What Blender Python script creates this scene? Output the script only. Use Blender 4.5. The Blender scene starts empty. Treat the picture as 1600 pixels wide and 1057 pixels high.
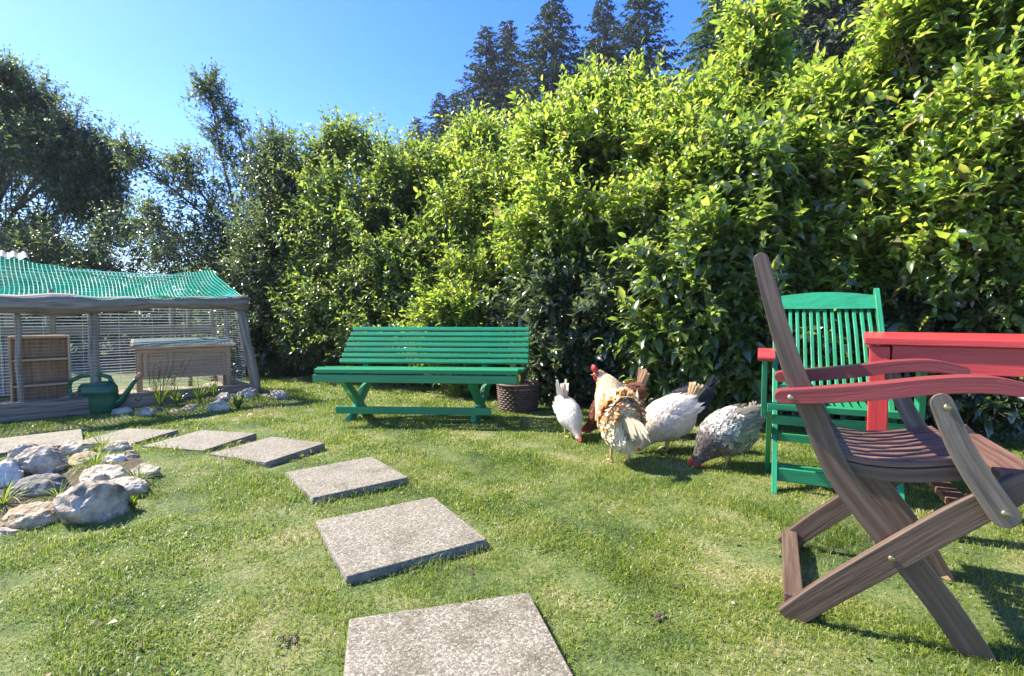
import bpy, math, random
import numpy as np
from mathutils import Vector, Matrix, noise as mnoise
R = math.radians
rng = np.random.default_rng(7); random.seed(7)
scene = bpy.context.scene
# ---------------------------------------------------------------- camera, sky, sun, exposure
CH = .87; FPX = 780.; PITCH = math.atan((528.5-493)/FPX)
cd = bpy.data.cameras.new('camera'); cam = bpy.data.objects.new('camera', cd); scene.collection.objects.link(cam)
cam.location = (0, 0, CH); cam.rotation_euler = (R(90)-PITCH, 0, 0)
cd.sensor_width = 36; cd.lens = 36*FPX/1600; cd.clip_start = .05; cd.clip_end = 1500
scene.camera = cam
VEIL_DENSITY = .0006  # density of the volume added to imitate lens glare
SUN_AZ, SUN_EL = 71., 47.       # degrees left of the view direction, above the horizon
w = bpy.data.worlds.new('World'); scene.world = w; w.use_nodes = True
nt = w.node_tree; bg = nt.nodes['Background']
sky = nt.nodes.new('ShaderNodeTexSky'); sky.sky_type = 'NISHITA'; sky.sun_disc = False
sky.sun_elevation = R(SUN_EL); sky.sun_rotation = R(-SUN_AZ)
sky.altitude = 800; sky.air_density = 1.0; sky.dust_density = .6; sky.ozone_density = 3.5
hs = nt.nodes.new('ShaderNodeHueSaturation'); hs.inputs['Saturation'].default_value = 1.35; hs.inputs['Hue'].default_value = .518
nt.links.new(sky.outputs[0], hs.inputs['Color']); nt.links.new(hs.outputs[0], bg.inputs[0]); bg.inputs[1].default_value = .148
sd = bpy.data.lights.new('sun', 'SUN'); sd.energy = 4.6; sd.angle = R(.5); sd.color = (1, .94, .84)
sun = bpy.data.objects.new('sun', sd); scene.collection.objects.link(sun)
sdir = Vector((-math.sin(R(SUN_AZ))*math.cos(R(SUN_EL)), math.cos(R(SUN_AZ))*math.cos(R(SUN_EL)), math.sin(R(SUN_EL))))
sun.rotation_euler = sdir.to_track_quat('Z', 'Y').to_euler(); sun.location = (-6, 6, 12)
scene.view_settings.view_transform = 'Standard'; scene.view_settings.look = 'None'
scene.view_settings.exposure = 1.5; scene.view_settings.gamma = 1
cy = scene.cycles; cy.max_bounces = 8; cy.transmission_bounces = 4; cy.diffuse_bounces = 4; cy.transparent_max_bounces = 4
cy.use_denoising = True

# ---------------------------------------------------------------- helpers
C = scene.collection
def ray(px, py):
    x = px-800; y = py-528.5
    return Vector((x, FPX*math.cos(PITCH)-y*math.sin(PITCH), -FPX*math.sin(PITCH)-y*math.cos(PITCH)))
def G(px, py, z=0):
    r = ray(px, py); t = (z-CH)/r.z; return Vector((0, 0, CH))+r*t
def D(px, py, Y):
    r = ray(px, py); return Vector((0, 0, CH))+r*(Y/r.y)

def tag(o, label=None, cat=None, group=None, kind=None):
    if label: o['label'] = label
    if cat: o['category'] = cat
    if group: o['group'] = group
    if kind: o['kind'] = kind
    return o
def thing(name, label, cat, loc=(0, 0, 0), rz=0, group=None):
    o = bpy.data.objects.new(name, None); C.objects.link(o); o.empty_display_size = .1
    o.location = loc; o.rotation_euler = (0, 0, rz); return tag(o, label, cat, group)
def link(name, me, m, parent=None):
    o = bpy.data.objects.new(name, me); C.objects.link(o)
    if m is not None and not me.materials: me.materials.append(m)
    if parent: o.parent = parent
    return o
def bevel(o, w=.003, seg=2):
    b = o.modifiers.new('bevel', 'BEVEL'); b.width = w; b.segments = seg; b.limit_method = 'ANGLE'; b.angle_limit = R(40); return o

def np_mesh(name, verts, faces, smooth=False, cols=None):
    """faces: list of (k x n) int arrays"""
    me = bpy.data.meshes.new(name)
    verts = np.asarray(verts, dtype=np.float32)
    me.vertices.add(len(verts)); me.vertices.foreach_set('co', verts.ravel())
    nl = sum(f.size for f in faces); nf = sum(len(f) for f in faces)
    me.loops.add(nl); me.polygons.add(nf)
    me.loops.foreach_set('vertex_index', np.concatenate([f.ravel() for f in faces]).astype(np.int32))
    tot = np.concatenate([np.full(len(f), f.shape[1], dtype=np.int32) for f in faces])
    st = np.zeros(nf, dtype=np.int32); st[1:] = np.cumsum(tot)[:-1]
    me.polygons.foreach_set('loop_start', st)
    if smooth: me.polygons.foreach_set('use_smooth', np.ones(nf, dtype=bool))
    me.update(calc_edges=True)
    if cols is not None:
        a = me.color_attributes.new('Col', 'FLOAT_COLOR', 'POINT')
        c4 = np.ones((len(verts), 4), dtype=np.float32); c4[:, :3] = cols; a.data.foreach_set('color', c4.ravel())
    return me

class MB:
    def __init__(s): s.v = []; s.f = []; s.g = {}; s.o = random.uniform(0, 50)
    def gr(s, n0, gs):
        o = random.uniform(0, 50)
        for k, g in enumerate(gs): s.g[n0+k] = (g[0]+o, g[1]+o, g[2]+o)
    def add(s, vs, fs):
        n = len(s.v); s.v += [tuple(v) for v in vs]; s.f += [tuple(i+n for i in f) for f in fs]
    def box(s, c, size, rot=None):
        hx, hy, hz = size[0]/2, size[1]/2, size[2]/2; c = Vector(c)
        vs = [Vector((x, y, z)) for x in (-hx, hx) for y in (-hy, hy) for z in (-hz, hz)]
        ax = sorted(range(3), key=lambda i: -size[i]); s.gr(len(s.v), [(v[ax[0]], v[ax[1]], v[ax[2]]) for v in vs])
        if rot: vs = [rot @ v for v in vs]
        s.add([v+c for v in vs], [(0, 1, 3, 2), (4, 6, 7, 5), (0, 4, 5, 1), (2, 3, 7, 6), (0, 2, 6, 4), (1, 5, 7, 3)])
    def bar(s, a, b, wy, wz, up=(0, 0, 1)):
        a, b = Vector(a), Vector(b); d = (b-a).normalized(); up = Vector(up)
        if abs(d.dot(up)) > .99: up = Vector((0, 1, 0))
        y = up.cross(d).normalized(); z = d.cross(y)
        rot = Matrix((d, y, z)).transposed(); s.box((a+b)/2, ((b-a).length, wy, wz), rot)
    def tube(s, pts, rad, n=8, cap=True, flat=1.):
        pts = [Vector(p) for p in pts]
        if not hasattr(rad, '__len__'): rad = [rad]*len(pts)
        base = len(s.v); u = None; arc = 0; gs = []
        for i, p in enumerate(pts):
            d = (pts[min(i+1, len(pts)-1)]-pts[max(i-1, 0)]).normalized()
            arc += (p-pts[i-1]).length if i else 0
            gs += [(arc, math.cos(2*math.pi*k/n)*rad[i], math.sin(2*math.pi*k/n)*rad[i]) for k in range(n)]
            if u is None:
                u = d.cross(Vector((0, 0, 1)))
                if u.length < .05: u = Vector((1, 0, 0))
            u = (u-d*u.dot(d)).normalized(); v = d.cross(u)
            for k in range(n):
                a = 2*math.pi*k/n; s.v.append(tuple(p+(u*math.cos(a)+v*math.sin(a)*flat)*rad[i]))
        s.gr(base, gs)
        for i in range(len(pts)-1):
            for k in range(n):
                s.f.append((base+i*n+k, base+i*n+(k+1) % n, base+(i+1)*n+(k+1) % n, base+(i+1)*n+k))
        if cap:
            s.f.append(tuple(base+k for k in range(n))[::-1]); s.f.append(tuple(base+(len(pts)-1)*n+k for k in range(n)))
    def plank(s, pts, widths, v0, v1, P, rnd=True):
        """flat curved board: centre line pts (u,z), widths, between v0 and v1; P maps (u,v,z) to a point"""
        pts = [Vector((p[0], p[1])) for p in pts]; W = list(widths)
        # subdivide
        q, ww = [], []
        N = 5
        for i in range(len(pts)-1):
            p0, p1, p2, p3 = pts[max(i-1, 0)], pts[i], pts[i+1], pts[min(i+2, len(pts)-1)]
            for k in range(N):
                t = k/N
                q.append(.5*((2*p1)+(p2-p0)*t+(2*p0-5*p1+4*p2-p3)*t*t+(3*p1-p0-3*p2+p3)*t**3)); ww.append(W[i]*(1-t)+W[i+1]*t)
        q.append(pts[-1]); ww.append(W[-1])
        if rnd:
            d0 = (q[0]-q[1]).normalized(); d1 = (q[-1]-q[-2]).normalized(); r0, r1 = ww[0]/2, ww[-1]/2
            pre = [(q[0]+d0*r0*math.sin(a), ww[0]*max(math.cos(a), .12)) for a in (1.5, 1.15, .75, .35)]
            post = [(q[-1]+d1*r1*math.sin(a), ww[-1]*max(math.cos(a), .12)) for a in (.35, .75, 1.15, 1.5)]
            q = [p for p, _ in pre]+q+[p for p, _ in post]; ww = [x for _, x in pre]+ww+[x for _, x in post]
        base = len(s.v); n = len(q); arc = 0; gs = []
        for i in range(n):
            arc += (q[i]-q[i-1]).length if i else 0; gs += [(arc, ww[i]/2, v0), (arc, -ww[i]/2, v0), (arc, -ww[i]/2, v1), (arc, ww[i]/2, v1)]
        s.gr(base, gs)
        for i, p in enumerate(q):
            d = (q[min(i+1, n-1)]-q[max(i-1, 0)]).normalized(); nn = Vector((-d.y, d.x))*ww[i]/2
            for a, b in ((p+nn, v0), (p-nn, v0), (p-nn, v1), (p+nn, v1)): s.v.append(tuple(P(a.x, b, a.y)))
        for i in range(n-1):
            for k in range(4): s.f.append((base+i*4+k, base+i*4+(k+1) % 4, base+(i+1)*4+(k+1) % 4, base+(i+1)*4+k))
        s.f.append((base+3, base+2, base+1, base)); e = base+(n-1)*4; s.f.append((e, e+1, e+2, e+3))
    def build(s, name, m, parent=None, smooth=False, bev=0):
        me = bpy.data.meshes.new(name); me.from_pydata(s.v, [], s.f)
        import bmesh
        bm = bmesh.new(); bm.from_mesh(me); bmesh.ops.recalc_face_normals(bm, faces=bm.faces); bm.to_mesh(me); bm.free()
        if smooth: me.polygons.foreach_set('use_smooth', [True]*len(me.polygons))
        at_ = me.attributes.new('grain', 'FLOAT_VECTOR', 'POINT'); at_.data.foreach_set('vector', [c for i in range(len(s.v)) for c in s.g.get(i, s.v[i])])
        o = link(name, me, m, parent)
        if bev: bevel(o, bev)
        return o

# ---------------------------------------------------------------- materials
def newmat(name):
    m = bpy.data.materials.new(name); m.use_nodes = True
    return m, m.node_tree, m.node_tree.nodes['Principled BSDF']
def ramp(nt, stops):
    r = nt.nodes.new('ShaderNodeValToRGB'); e = r.color_ramp.elements
    while len(e) < len(stops): e.new(.5)
    for x, (p, c) in zip(e, stops): x.position = p; x.color = (*c, 1)
    return r
def noise_mat(name, stops, scale=8, detail=6, rough=.7, bump=.2, bscale=40, stretch=(1, 1, 1), metallic=0, spec=.5, coord='Object', bdist=.01):
    m, nt, b = newmat(name)
    tc = nt.nodes.new('ShaderNodeTexCoord'); mp = nt.nodes.new('ShaderNodeMapping'); mp.inputs['Scale'].default_value = stretch
    if coord == 'grain': tc = nt.nodes.new('ShaderNodeAttribute'); tc.attribute_name = 'grain'; coord = 'Vector'
    nt.links.new(tc.outputs[coord], mp.inputs[0])
    n = nt.nodes.new('ShaderNodeTexNoise'); n.inputs['Scale'].default_value = scale; n.inputs['Detail'].default_value = detail
    n.inputs['Roughness'].default_value = .65
    nt.links.new(mp.outputs[0], n.inputs['Vector']); r = ramp(nt, stops); nt.links.new(n.outputs['Fac'], r.inputs[0])
    nt.links.new(r.outputs[0], b.inputs['Base Color'])
    n2 = nt.nodes.new('ShaderNodeTexNoise'); n2.inputs['Scale'].default_value = bscale; n2.inputs['Detail'].default_value = 5
    nt.links.new(mp.outputs[0], n2.inputs['Vector'])
    bp = nt.nodes.new('ShaderNodeBump'); bp.inputs['Strength'].default_value = bump; bp.inputs['Distance'].default_value = bdist
    nt.links.new(n2.outputs['Fac'], bp.inputs['Height']); nt.links.new(bp.outputs[0], b.inputs['Normal'])
    b.inputs['Roughness'].default_value = rough; b.inputs['Metallic'].default_value = metallic; b.inputs['Specular IOR Level'].default_value = spec
    return m
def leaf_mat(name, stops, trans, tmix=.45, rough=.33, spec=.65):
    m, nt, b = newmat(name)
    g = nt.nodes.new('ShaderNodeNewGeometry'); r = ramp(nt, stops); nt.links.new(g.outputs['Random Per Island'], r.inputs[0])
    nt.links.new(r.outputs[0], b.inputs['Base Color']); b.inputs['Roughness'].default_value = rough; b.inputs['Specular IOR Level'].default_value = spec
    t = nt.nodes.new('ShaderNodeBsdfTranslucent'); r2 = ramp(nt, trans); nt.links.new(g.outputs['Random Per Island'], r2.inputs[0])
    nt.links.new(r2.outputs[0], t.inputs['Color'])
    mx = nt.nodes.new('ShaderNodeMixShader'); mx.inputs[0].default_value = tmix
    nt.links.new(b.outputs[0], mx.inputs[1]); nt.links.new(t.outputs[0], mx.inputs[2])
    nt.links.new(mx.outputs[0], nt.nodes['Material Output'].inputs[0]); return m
def paint(name, col, rough=.35, var=.35, wear=None):
    d = tuple(c*(1-var) for c in col)
    m = noise_mat(name, [(.3, d), (.55, col), (.8, tuple(min(1, c*1.15) for c in col))], 36, 6, rough, .35, 110, (.07, 1, 1), coord='grain', bdist=.003)
    nt = m.node_tree; b = nt.nodes['Principled BSDF']; src = b.inputs['Base Color'].links[0].from_socket; tc = nt.nodes.new('ShaderNodeAttribute'); tc.attribute_name = 'grain'; mp = nt.nodes.new('ShaderNodeMapping'); mp.inputs['Scale'].default_value = (.35, 1, 1); nt.links.new(tc.outputs['Vector'], mp.inputs[0])
    n = nt.nodes.new('ShaderNodeTexNoise'); n.inputs['Scale'].default_value = 38; n.inputs['Detail'].default_value = 9; n.inputs['Roughness'].default_value = .7; nt.links.new(mp.outputs[0], n.inputs['Vector'])
    r = ramp(nt, [(.635, (0, 0, 0)), (.68, (1, 1, 1))]); nt.links.new(n.outputs['Fac'], r.inputs[0]); mx = nt.nodes.new('ShaderNodeMix'); mx.data_type = 'RGBA'
    nt.links.new(r.outputs[0], mx.inputs[0]); nt.links.new(src, mx.inputs[6]); mx.inputs[7].default_value = (.1+col[0]*.5, .085+col[1]*.45, .06+col[2]*.5, 1); nt.links.new(mx.outputs[2], b.inputs['Base Color']); return m

M = {}
M['green_paint'] = paint('green_paint', (.03, .26, .105), .25, .3)
M['chair_green'] = paint('chair_green', (.022, .26, .11), .38, .35)
M['red_paint'] = paint('red_paint', (.58, .055, .055), .3, .2)
M['arm_red'] = paint('arm_red', (.29, .05, .052), .32, .35)
M['teak'] = noise_mat('teak', [(.28, (.055, .032, .021)), (.46, (.105, .064, .042)), (.6, (.145, .092, .062)), (.76, (.2, .138, .097))], 70, 7, .45, .5, 160, (.045, 1, 1), coord='grain', bdist=.002)
M['teak_grey'] = noise_mat('teak_grey', [(.3, (.07, .052, .036)), (.5, (.15, .115, .083)), (.7, (.26, .21, .16))], 70, 7, .55, .5, 160, (.045, 1, 1), coord='grain', bdist=.002)
M['teak_seat'] = noise_mat('teak_seat', [(.3, (.08, .04, .027)), (.5, (.15, .08, .054)), (.7, (.26, .155, .11))], 70, 7, .4, .4, 160, (.045, 1, 1), coord='grain', bdist=.002)
M['weathered'] = noise_mat('weathered', [(.3, (.07, .055, .042)), (.44, (.2, .16, .12)), (.6, (.32, .265, .205)), (.75, (.42, .37, .3))], 45, 9, .85, 1., 70, (.06, 1, 1), coord='grain', bdist=.006)
M['hutch_wood'] = noise_mat('hutch_wood', [(.3, (.3, .17, .085)), (.55, (.5, .31, .165)), (.75, (.6, .41, .24))], 50, 8, .75, .4, 80, (.06, 1, 1), coord='grain', bdist=.003)
M['beam'] = noise_mat('beam_wood', [(.32, (.03, .022, .016)), (.42, (.17, .13, .095)), (.58, (.3, .245, .185)), (.78, (.42, .36, .29))], 26, 9, .85, 1., 40, (.07, 1, 1), coord='grain', bdist=.012)


M['hutch_panel'] = noise_mat('hutch_panel', [(.3, (.3, .19, .1)), (.7, (.5, .34, .19))], 40, 8, .8, .3, 80, (.05, 1, 1), coord='grain', bdist=.003)
M['felt'] = noise_mat('roof_felt', [(.3, (.08, .13, .12)), (.7, (.16, .22, .2))], 30, 5, .8, .4, 150)
M['wire'] = noise_mat('wire', [(.3, (.62, .62, .6)), (.7, (.8, .8, .78))], 10, 3, .3, 0, 10, metallic=.2)
M['net'] = noise_mat('net', [(.3, (.04, .5, .27)), (.7, (.12, .68, .4))], 3, 3, .5, 0, 10)
M['can'] = noise_mat('can_plastic', [(.3, (.01, .075, .035)), (.7, (.018, .12, .055))], 6, 4, .32, .1, 30)
M['metal_roof'] = noise_mat('metal_roof', [(.3, (.45, .45, .46)), (.7, (.65, .65, .66))], 12, 4, .35, .1, 30, metallic=.7)
M['bolt'] = noise_mat('bolt', [(.3, (.35, .28, .15)), (.7, (.5, .42, .25))], 60, 3, .35, 0, 10, metallic=.9)
M['wicker'] = noise_mat('wicker', [(.3, (.07, .04, .028)), (.7, (.16, .1, .07))], 30, 5, .65, .3, 90)
M['bark'] = noise_mat('bark', [(.3, (.06, .045, .035)), (.7, (.16, .13, .1))], 14, 6, .9, .6, 40, (1, 1, .3))
M['twig'] = noise_mat('twig', [(.3, (.09, .055, .03)), (.7, (.2, .13, .08))], 20, 4, .7, .2, 60)
M['straw'] = noise_mat('straw', [(.3, (.25, .2, .13)), (.6, (.5, .44, .34))], 25, 8, .9, .6, 60)
M['soil'] = noise_mat('soil', [(.3, (.045, .03, .02)), (.7, (.12, .085, .055))], 20, 8, .95, .8, 60)
M['dark_soil'] = M['soil']
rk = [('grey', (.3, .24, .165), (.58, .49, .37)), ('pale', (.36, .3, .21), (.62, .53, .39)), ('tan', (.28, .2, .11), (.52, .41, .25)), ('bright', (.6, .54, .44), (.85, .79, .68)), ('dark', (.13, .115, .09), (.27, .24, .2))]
for n, a, b_ in rk:
    mid = tuple((x+y)/2*.9 for x, y in zip(a, b_))
    M['rock_'+n] = noise_mat('rock_'+n, [(.34, tuple(x*.45 for x in a)), (.44, a), (.52, mid), (.62, b_)], 13, 12, .88, 1., 24, bdist=.025)

def slab_mat():
    m, nt, b = newmat('exposed_aggregate'); tc = nt.nodes.new('ShaderNodeTexCoord')
    v = nt.nodes.new('ShaderNodeTexVoronoi'); v.inputs['Scale'].default_value = 180; nt.links.new(tc.outputs['Object'], v.inputs['Vector'])
    sep = nt.nodes.new('ShaderNodeSeparateColor'); nt.links.new(v.outputs['Color'], sep.inputs[0])
    r = ramp(nt, [(0, (.15, .13, .1)), (.3, (.255, .225, .165)), (.6, (.33, .295, .22)), (.85, (.41, .37, .28)), (1, (.53, .49, .39))]); nt.links.new(sep.outputs[0], r.inputs[0])
    e = nt.nodes.new('ShaderNodeTexVoronoi'); e.feature = 'DISTANCE_TO_EDGE'; e.inputs['Scale'].default_value = 180; nt.links.new(tc.outputs['Object'], e.inputs['Vector'])
    er = ramp(nt, [(0, (.45, .42, .38)), (.14, (1, 1, 1))]); nt.links.new(e.outputs['Distance'], er.inputs[0])
    mx = nt.nodes.new('ShaderNodeMix'); mx.data_type = 'RGBA'; mx.blend_type = 'MULTIPLY'; mx.inputs[0].default_value = 1
    nt.links.new(r.outputs[0], mx.inputs[6]); nt.links.new(er.outputs[0], mx.inputs[7])
    n = nt.nodes.new('ShaderNodeTexNoise'); n.inputs['Scale'].default_value = 7; n.inputs['Detail'].default_value = 8; oi = nt.nodes.new('ShaderNodeObjectInfo'); va = nt.nodes.new('ShaderNodeVectorMath'); va.operation = 'MULTIPLY_ADD'; va.inputs[1].default_value = (37, 23, 11); nt.links.new(oi.outputs['Random'], va.inputs[0]); nt.links.new(tc.outputs['Object'], va.inputs[2]); nt.links.new(va.outputs[0], n.inputs['Vector'])
    nr = ramp(nt, [(.3, (.6, .58, .5)), (.45, (.85, .83, .78)), (.68, (.95, .93, .9))]); nt.links.new(n.outputs['Fac'], nr.inputs[0])
    mx2 = nt.nodes.new('ShaderNodeMix'); mx2.data_type = 'RGBA'; mx2.blend_type = 'MULTIPLY'; mx2.inputs[0].default_value = 1
    nt.links.new(mx.outputs[2], mx2.inputs[6]); nt.links.new(nr.outputs[0], mx2.inputs[7])
    nt.links.new(mx2.outputs[2], b.inputs['Base Color']); b.inputs['Roughness'].default_value = .8
    bp = nt.nodes.new('ShaderNodeBump'); bp.inputs['Strength'].default_value = .7; bp.inputs['Distance'].default_value = .0025
    pw = nt.nodes.new('ShaderNodeMath'); pw.operation = 'MINIMUM'; pw.inputs[1].default_value = .35; nt.links.new(e.outputs['Distance'], pw.inputs[0])
    nt.links.new(pw.outputs[0], bp.inputs['Height']); nt.links.new(bp.outputs[0], b.inputs['Normal']); return m
M['slab'] = slab_mat()
M['slab_edge'] = noise_mat('slab_edge', [(.35, (.13, .115, .085)), (.6, (.27, .235, .185))], 12, 8, .9, .5, 60)

def lawn_mat(name, blades):
    m, nt, b = newmat(name); tc = nt.nodes.new('ShaderNodeTexCoord')
    n = nt.nodes.new('ShaderNodeTexNoise'); n.inputs['Scale'].default_value = 1.9; n.inputs['Detail'].default_value = 7; n.inputs['Roughness'].default_value = .68
    nt.links.new(tc.outputs['Object'], n.inputs['Vector'])
    n0 = n; n = nt.nodes.new('ShaderNodeMapRange'); n.inputs[1].default_value = .3; n.inputs[2].default_value = .7; n.inputs[3].default_value = .14; n.inputs[4].default_value = .86; nt.links.new(n0.outputs['Fac'], n.inputs[0])
    if blades:
        g = nt.nodes.new('ShaderNodeNewGeometry')
        a = nt.nodes.new('ShaderNodeMath'); a.operation = 'MULTIPLY_ADD'; a.inputs[1].default_value = .56; nt.links.new(g.outputs['Random Per Island'], a.inputs[0])
        s = nt.nodes.new('ShaderNodeMath'); s.operation = 'SUBTRACT'; s.inputs[1].default_value = .25; nt.links.new(n.outputs[0], s.inputs[0])
        nt.links.new(s.outputs[0], a.inputs[2])
        r = ramp(nt, [(.16, (.06, .1, .014)), (.4, (.14, .2, .024)), (.6, (.225, .275, .035)), (.78, (.34, .34, .08)), (.93, (.5, .44, .24))])
        nt.links.new(a.outputs[0], r.inputs[0]); nt.links.new(r.outputs[0], b.inputs['Base Color']); b.inputs['Roughness'].default_value = .45
        t = nt.nodes.new('ShaderNodeBsdfTranslucent'); r2 = ramp(nt, [(.2, (.14, .26, .015)), (.5, (.32, .46, .03)), (.76, (.5, .54, .09)), (.95, (.55, .46, .24))])
        nt.links.new(a.outputs[0], r2.inputs[0]); nt.links.new(r2.outputs[0], t.inputs['Color'])
        mx = nt.nodes.new('ShaderNodeMixShader'); mx.inputs[0].default_value = .4
        nt.links.new(b.outputs[0], mx.inputs[1]); nt.links.new(t.outputs[0], mx.inputs[2]); nt.links.new(mx.outputs[0], nt.nodes['Material Output'].inputs[0])
    else:
        n3 = nt.nodes.new('ShaderNodeTexNoise'); n3.inputs['Scale'].default_value = 60; n3.inputs['Detail'].default_value = 4; nt.links.new(tc.outputs['Object'], n3.inputs['Vector'])
        a = nt.nodes.new('ShaderNodeMath'); a.operation = 'MULTIPLY_ADD'; a.inputs[1].default_value = .5; nt.links.new(n3.outputs['Fac'], a.inputs[0])
        s = nt.nodes.new('ShaderNodeMath'); s.operation = 'SUBTRACT'; s.inputs[1].default_value = .25; nt.links.new(n.outputs[0], s.inputs[0]); nt.links.new(s.outputs[0], a.inputs[2])
        r = ramp(nt, [(.25, (.045, .07, .016)), (.5, (.1, .135, .03)), (.7, (.19, .19, .07)), (.9, (.3, .24, .13))]); nt.links.new(a.outputs[0], r.inputs[0])
        nt.links.new(r.outputs[0], b.inputs['Base Color']); b.inputs['Roughness'].default_value = .95
        bp = nt.nodes.new('ShaderNodeBump'); bp.inputs['Strength'].default_value = .6; bp.inputs['Distance'].default_value = .02
        nt.links.new(n3.outputs['Fac'], bp.inputs['Height']); nt.links.new(bp.outputs[0], b.inputs['Normal'])
    return m
M['lawn'] = lawn_mat('lawn', False); M['blades'] = lawn_mat('grass_blades', True)
def vcol_mat(name, rough=.7, sheen=.3, trans=0):
    m, nt, b = newmat(name); a = nt.nodes.new('ShaderNodeAttribute'); a.attribute_name = 'Col'
    g = nt.nodes.new('ShaderNodeNewGeometry'); h = nt.nodes.new('ShaderNodeHueSaturation')
    mr = nt.nodes.new('ShaderNodeMapRange'); mr.inputs[3].default_value = .88; mr.inputs[4].default_value = 1.06
    nt.links.new(g.outputs['Random Per Island'], mr.inputs[0]); nt.links.new(mr.outputs[0], h.inputs['Value'])
    nt.links.new(a.outputs['Color'], h.inputs['Color']); nt.links.new(h.outputs[0], b.inputs['Base Color'])
    b.inputs['Roughness'].default_value = rough; b.inputs['Sheen Weight'].default_value = sheen; b.inputs['Specular IOR Level'].default_value = .25
    t = nt.nodes.new('ShaderNodeBsdfTranslucent'); nt.links.new(h.outputs[0], t.inputs['Color']); mx = nt.nodes.new('ShaderNodeMixShader'); mx.inputs[0].default_value = .3
    nt.links.new(b.outputs[0], mx.inputs[1]); nt.links.new(t.outputs[0], mx.inputs[2]); nt.links.new(mx.outputs[0], nt.nodes['Material Output'].inputs[0])
    return m
M['feather'] = vcol_mat('feather')
M['comb'] = noise_mat('comb_skin', [(.3, (.5, .02, .02)), (.7, (.65, .05, .04))], 40, 4, .5, .2, 80)
M['shank'] = noise_mat('shank', [(.3, (.45, .3, .1)), (.7, (.6, .42, .18))], 60, 4, .6, .2, 120)
M['beak'] = noise_mat('beak', [(.3, (.4, .28, .12)), (.7, (.5, .38, .18))], 60, 2, .4, 0, 10)
M['eye'] = noise_mat('eye', [(.3, (.02, .01, .005)), (.7, (.05, .02, .01))], 60, 2, .1, 0, 10)

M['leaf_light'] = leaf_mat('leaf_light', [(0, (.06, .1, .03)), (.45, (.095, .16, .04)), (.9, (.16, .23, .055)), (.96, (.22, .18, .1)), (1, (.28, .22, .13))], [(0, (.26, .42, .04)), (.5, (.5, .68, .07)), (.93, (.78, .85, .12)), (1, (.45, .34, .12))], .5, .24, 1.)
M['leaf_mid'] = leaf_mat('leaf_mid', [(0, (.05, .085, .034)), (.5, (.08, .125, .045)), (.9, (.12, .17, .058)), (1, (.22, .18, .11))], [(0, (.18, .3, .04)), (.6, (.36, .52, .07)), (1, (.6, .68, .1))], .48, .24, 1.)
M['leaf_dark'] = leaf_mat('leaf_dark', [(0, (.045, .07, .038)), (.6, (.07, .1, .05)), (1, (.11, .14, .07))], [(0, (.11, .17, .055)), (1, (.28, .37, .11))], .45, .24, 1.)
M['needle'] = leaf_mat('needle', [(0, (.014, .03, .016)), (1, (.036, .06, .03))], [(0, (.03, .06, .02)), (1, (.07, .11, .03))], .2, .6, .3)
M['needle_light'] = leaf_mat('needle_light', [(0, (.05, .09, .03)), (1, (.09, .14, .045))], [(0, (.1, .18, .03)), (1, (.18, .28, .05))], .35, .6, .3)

# ---------------------------------------------------------------- ground
MOUND = [(-2.3, 2.55, .45, .09), (-2.75, 4.85, .42, .06)]
def hgt(x, y):
    z = .012*np.sin(x*1.7+y*.6)*np.cos(y*1.3-x*.4)
    for cx, cy_, s, a in MOUND: z = z+a*np.exp(-((x-cx)**2+(y-cy_)**2)/(2*s*s))
    fade = np.clip((np.hypot(x, y)-9)/6, 0, 1)
    return z*(1-fade)
def ground():
    xs = np.concatenate([[-400, -150, -60, -25, -14], np.linspace(-10, 10, 161), [14, 25, 60, 150, 400]])
    ys = np.concatenate([[-300, -60, -20, -6, -2], np.linspace(-1, 13, 113), [16, 25, 60, 150, 400]])
    X, Y = np.meshgrid(xs, ys); Z = hgt(X, Y)
    v = np.stack([X, Y, Z], -1).reshape(-1, 3); nx = len(xs); i, j = np.meshgrid(np.arange(nx-1), np.arange(len(ys)-1)); a = (j*nx+i).ravel()
    me = np_mesh('lawn', v, [np.stack([a, a+1, a+1+nx, a+nx], -1)], True)
    tag(link('lawn', me, M['lawn']), kind='structure')
ground()

# ---------------------------------------------------------------- stepping slabs
SLABS = []
def slab(c, ang, label, size=.5, th=.055, tilt=0):
    t = thing('paving_slab', label, 'paving slab', (c[0], c[1], float(hgt(c[0], c[1]))-.02), R(ang), 'stepping stones curving through the lawn')
    t.rotation_euler.x = R(tilt)
    b = MB(); b.box((0, 0, th/2-.004), (size, size, th-.008)); b.build('concrete_edge', M['slab_edge'], t, bev=.004)
    g = MB(); g.box((0, 0, th-.006), (size-.004, size-.004, .012)); g.build('pebble_face', M['slab'], t, bev=.004)
    SLABS.append((c[0], c[1], R(ang), size)); return t
def from_corners(ps, label, tilt=0, size=None):
    Q = [G(x, y, .042) for x, y in ps]
    c = sum(Q, Vector())/4; e = (Q[1]-Q[0])+(Q[2]-Q[3]); f = (Q[2]-Q[1])+(Q[3]-Q[0])
    a1 = math.atan2(e.y, e.x); a2 = math.atan2(f.y, f.x)+math.pi/2
    while a2-a1 > math.pi/4: a2 -= math.pi/2
    while a1-a2 > math.pi/4: a2 += math.pi/2
    s = size or ((Q[1]-Q[0]).length+(Q[2]-Q[3]).length+(Q[2]-Q[1]).length+(Q[3]-Q[0]).length)/4
    slab(c, math.degrees((a1+a2)/2), label, s, tilt=tilt)
q1, q2 = G(545, 962, .042), G(827, 921, .042); d = (q2-q1).normalized(); mid = (q1+q2)/2
slab(mid+Vector((d.y, -d.x, 0))*(q2-q1).length/2, math.degrees(math.atan2(d.y, d.x)), 'pebble-faced paving slab nearest the camera, cut by the bottom edge', (q2-q1).length)
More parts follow.
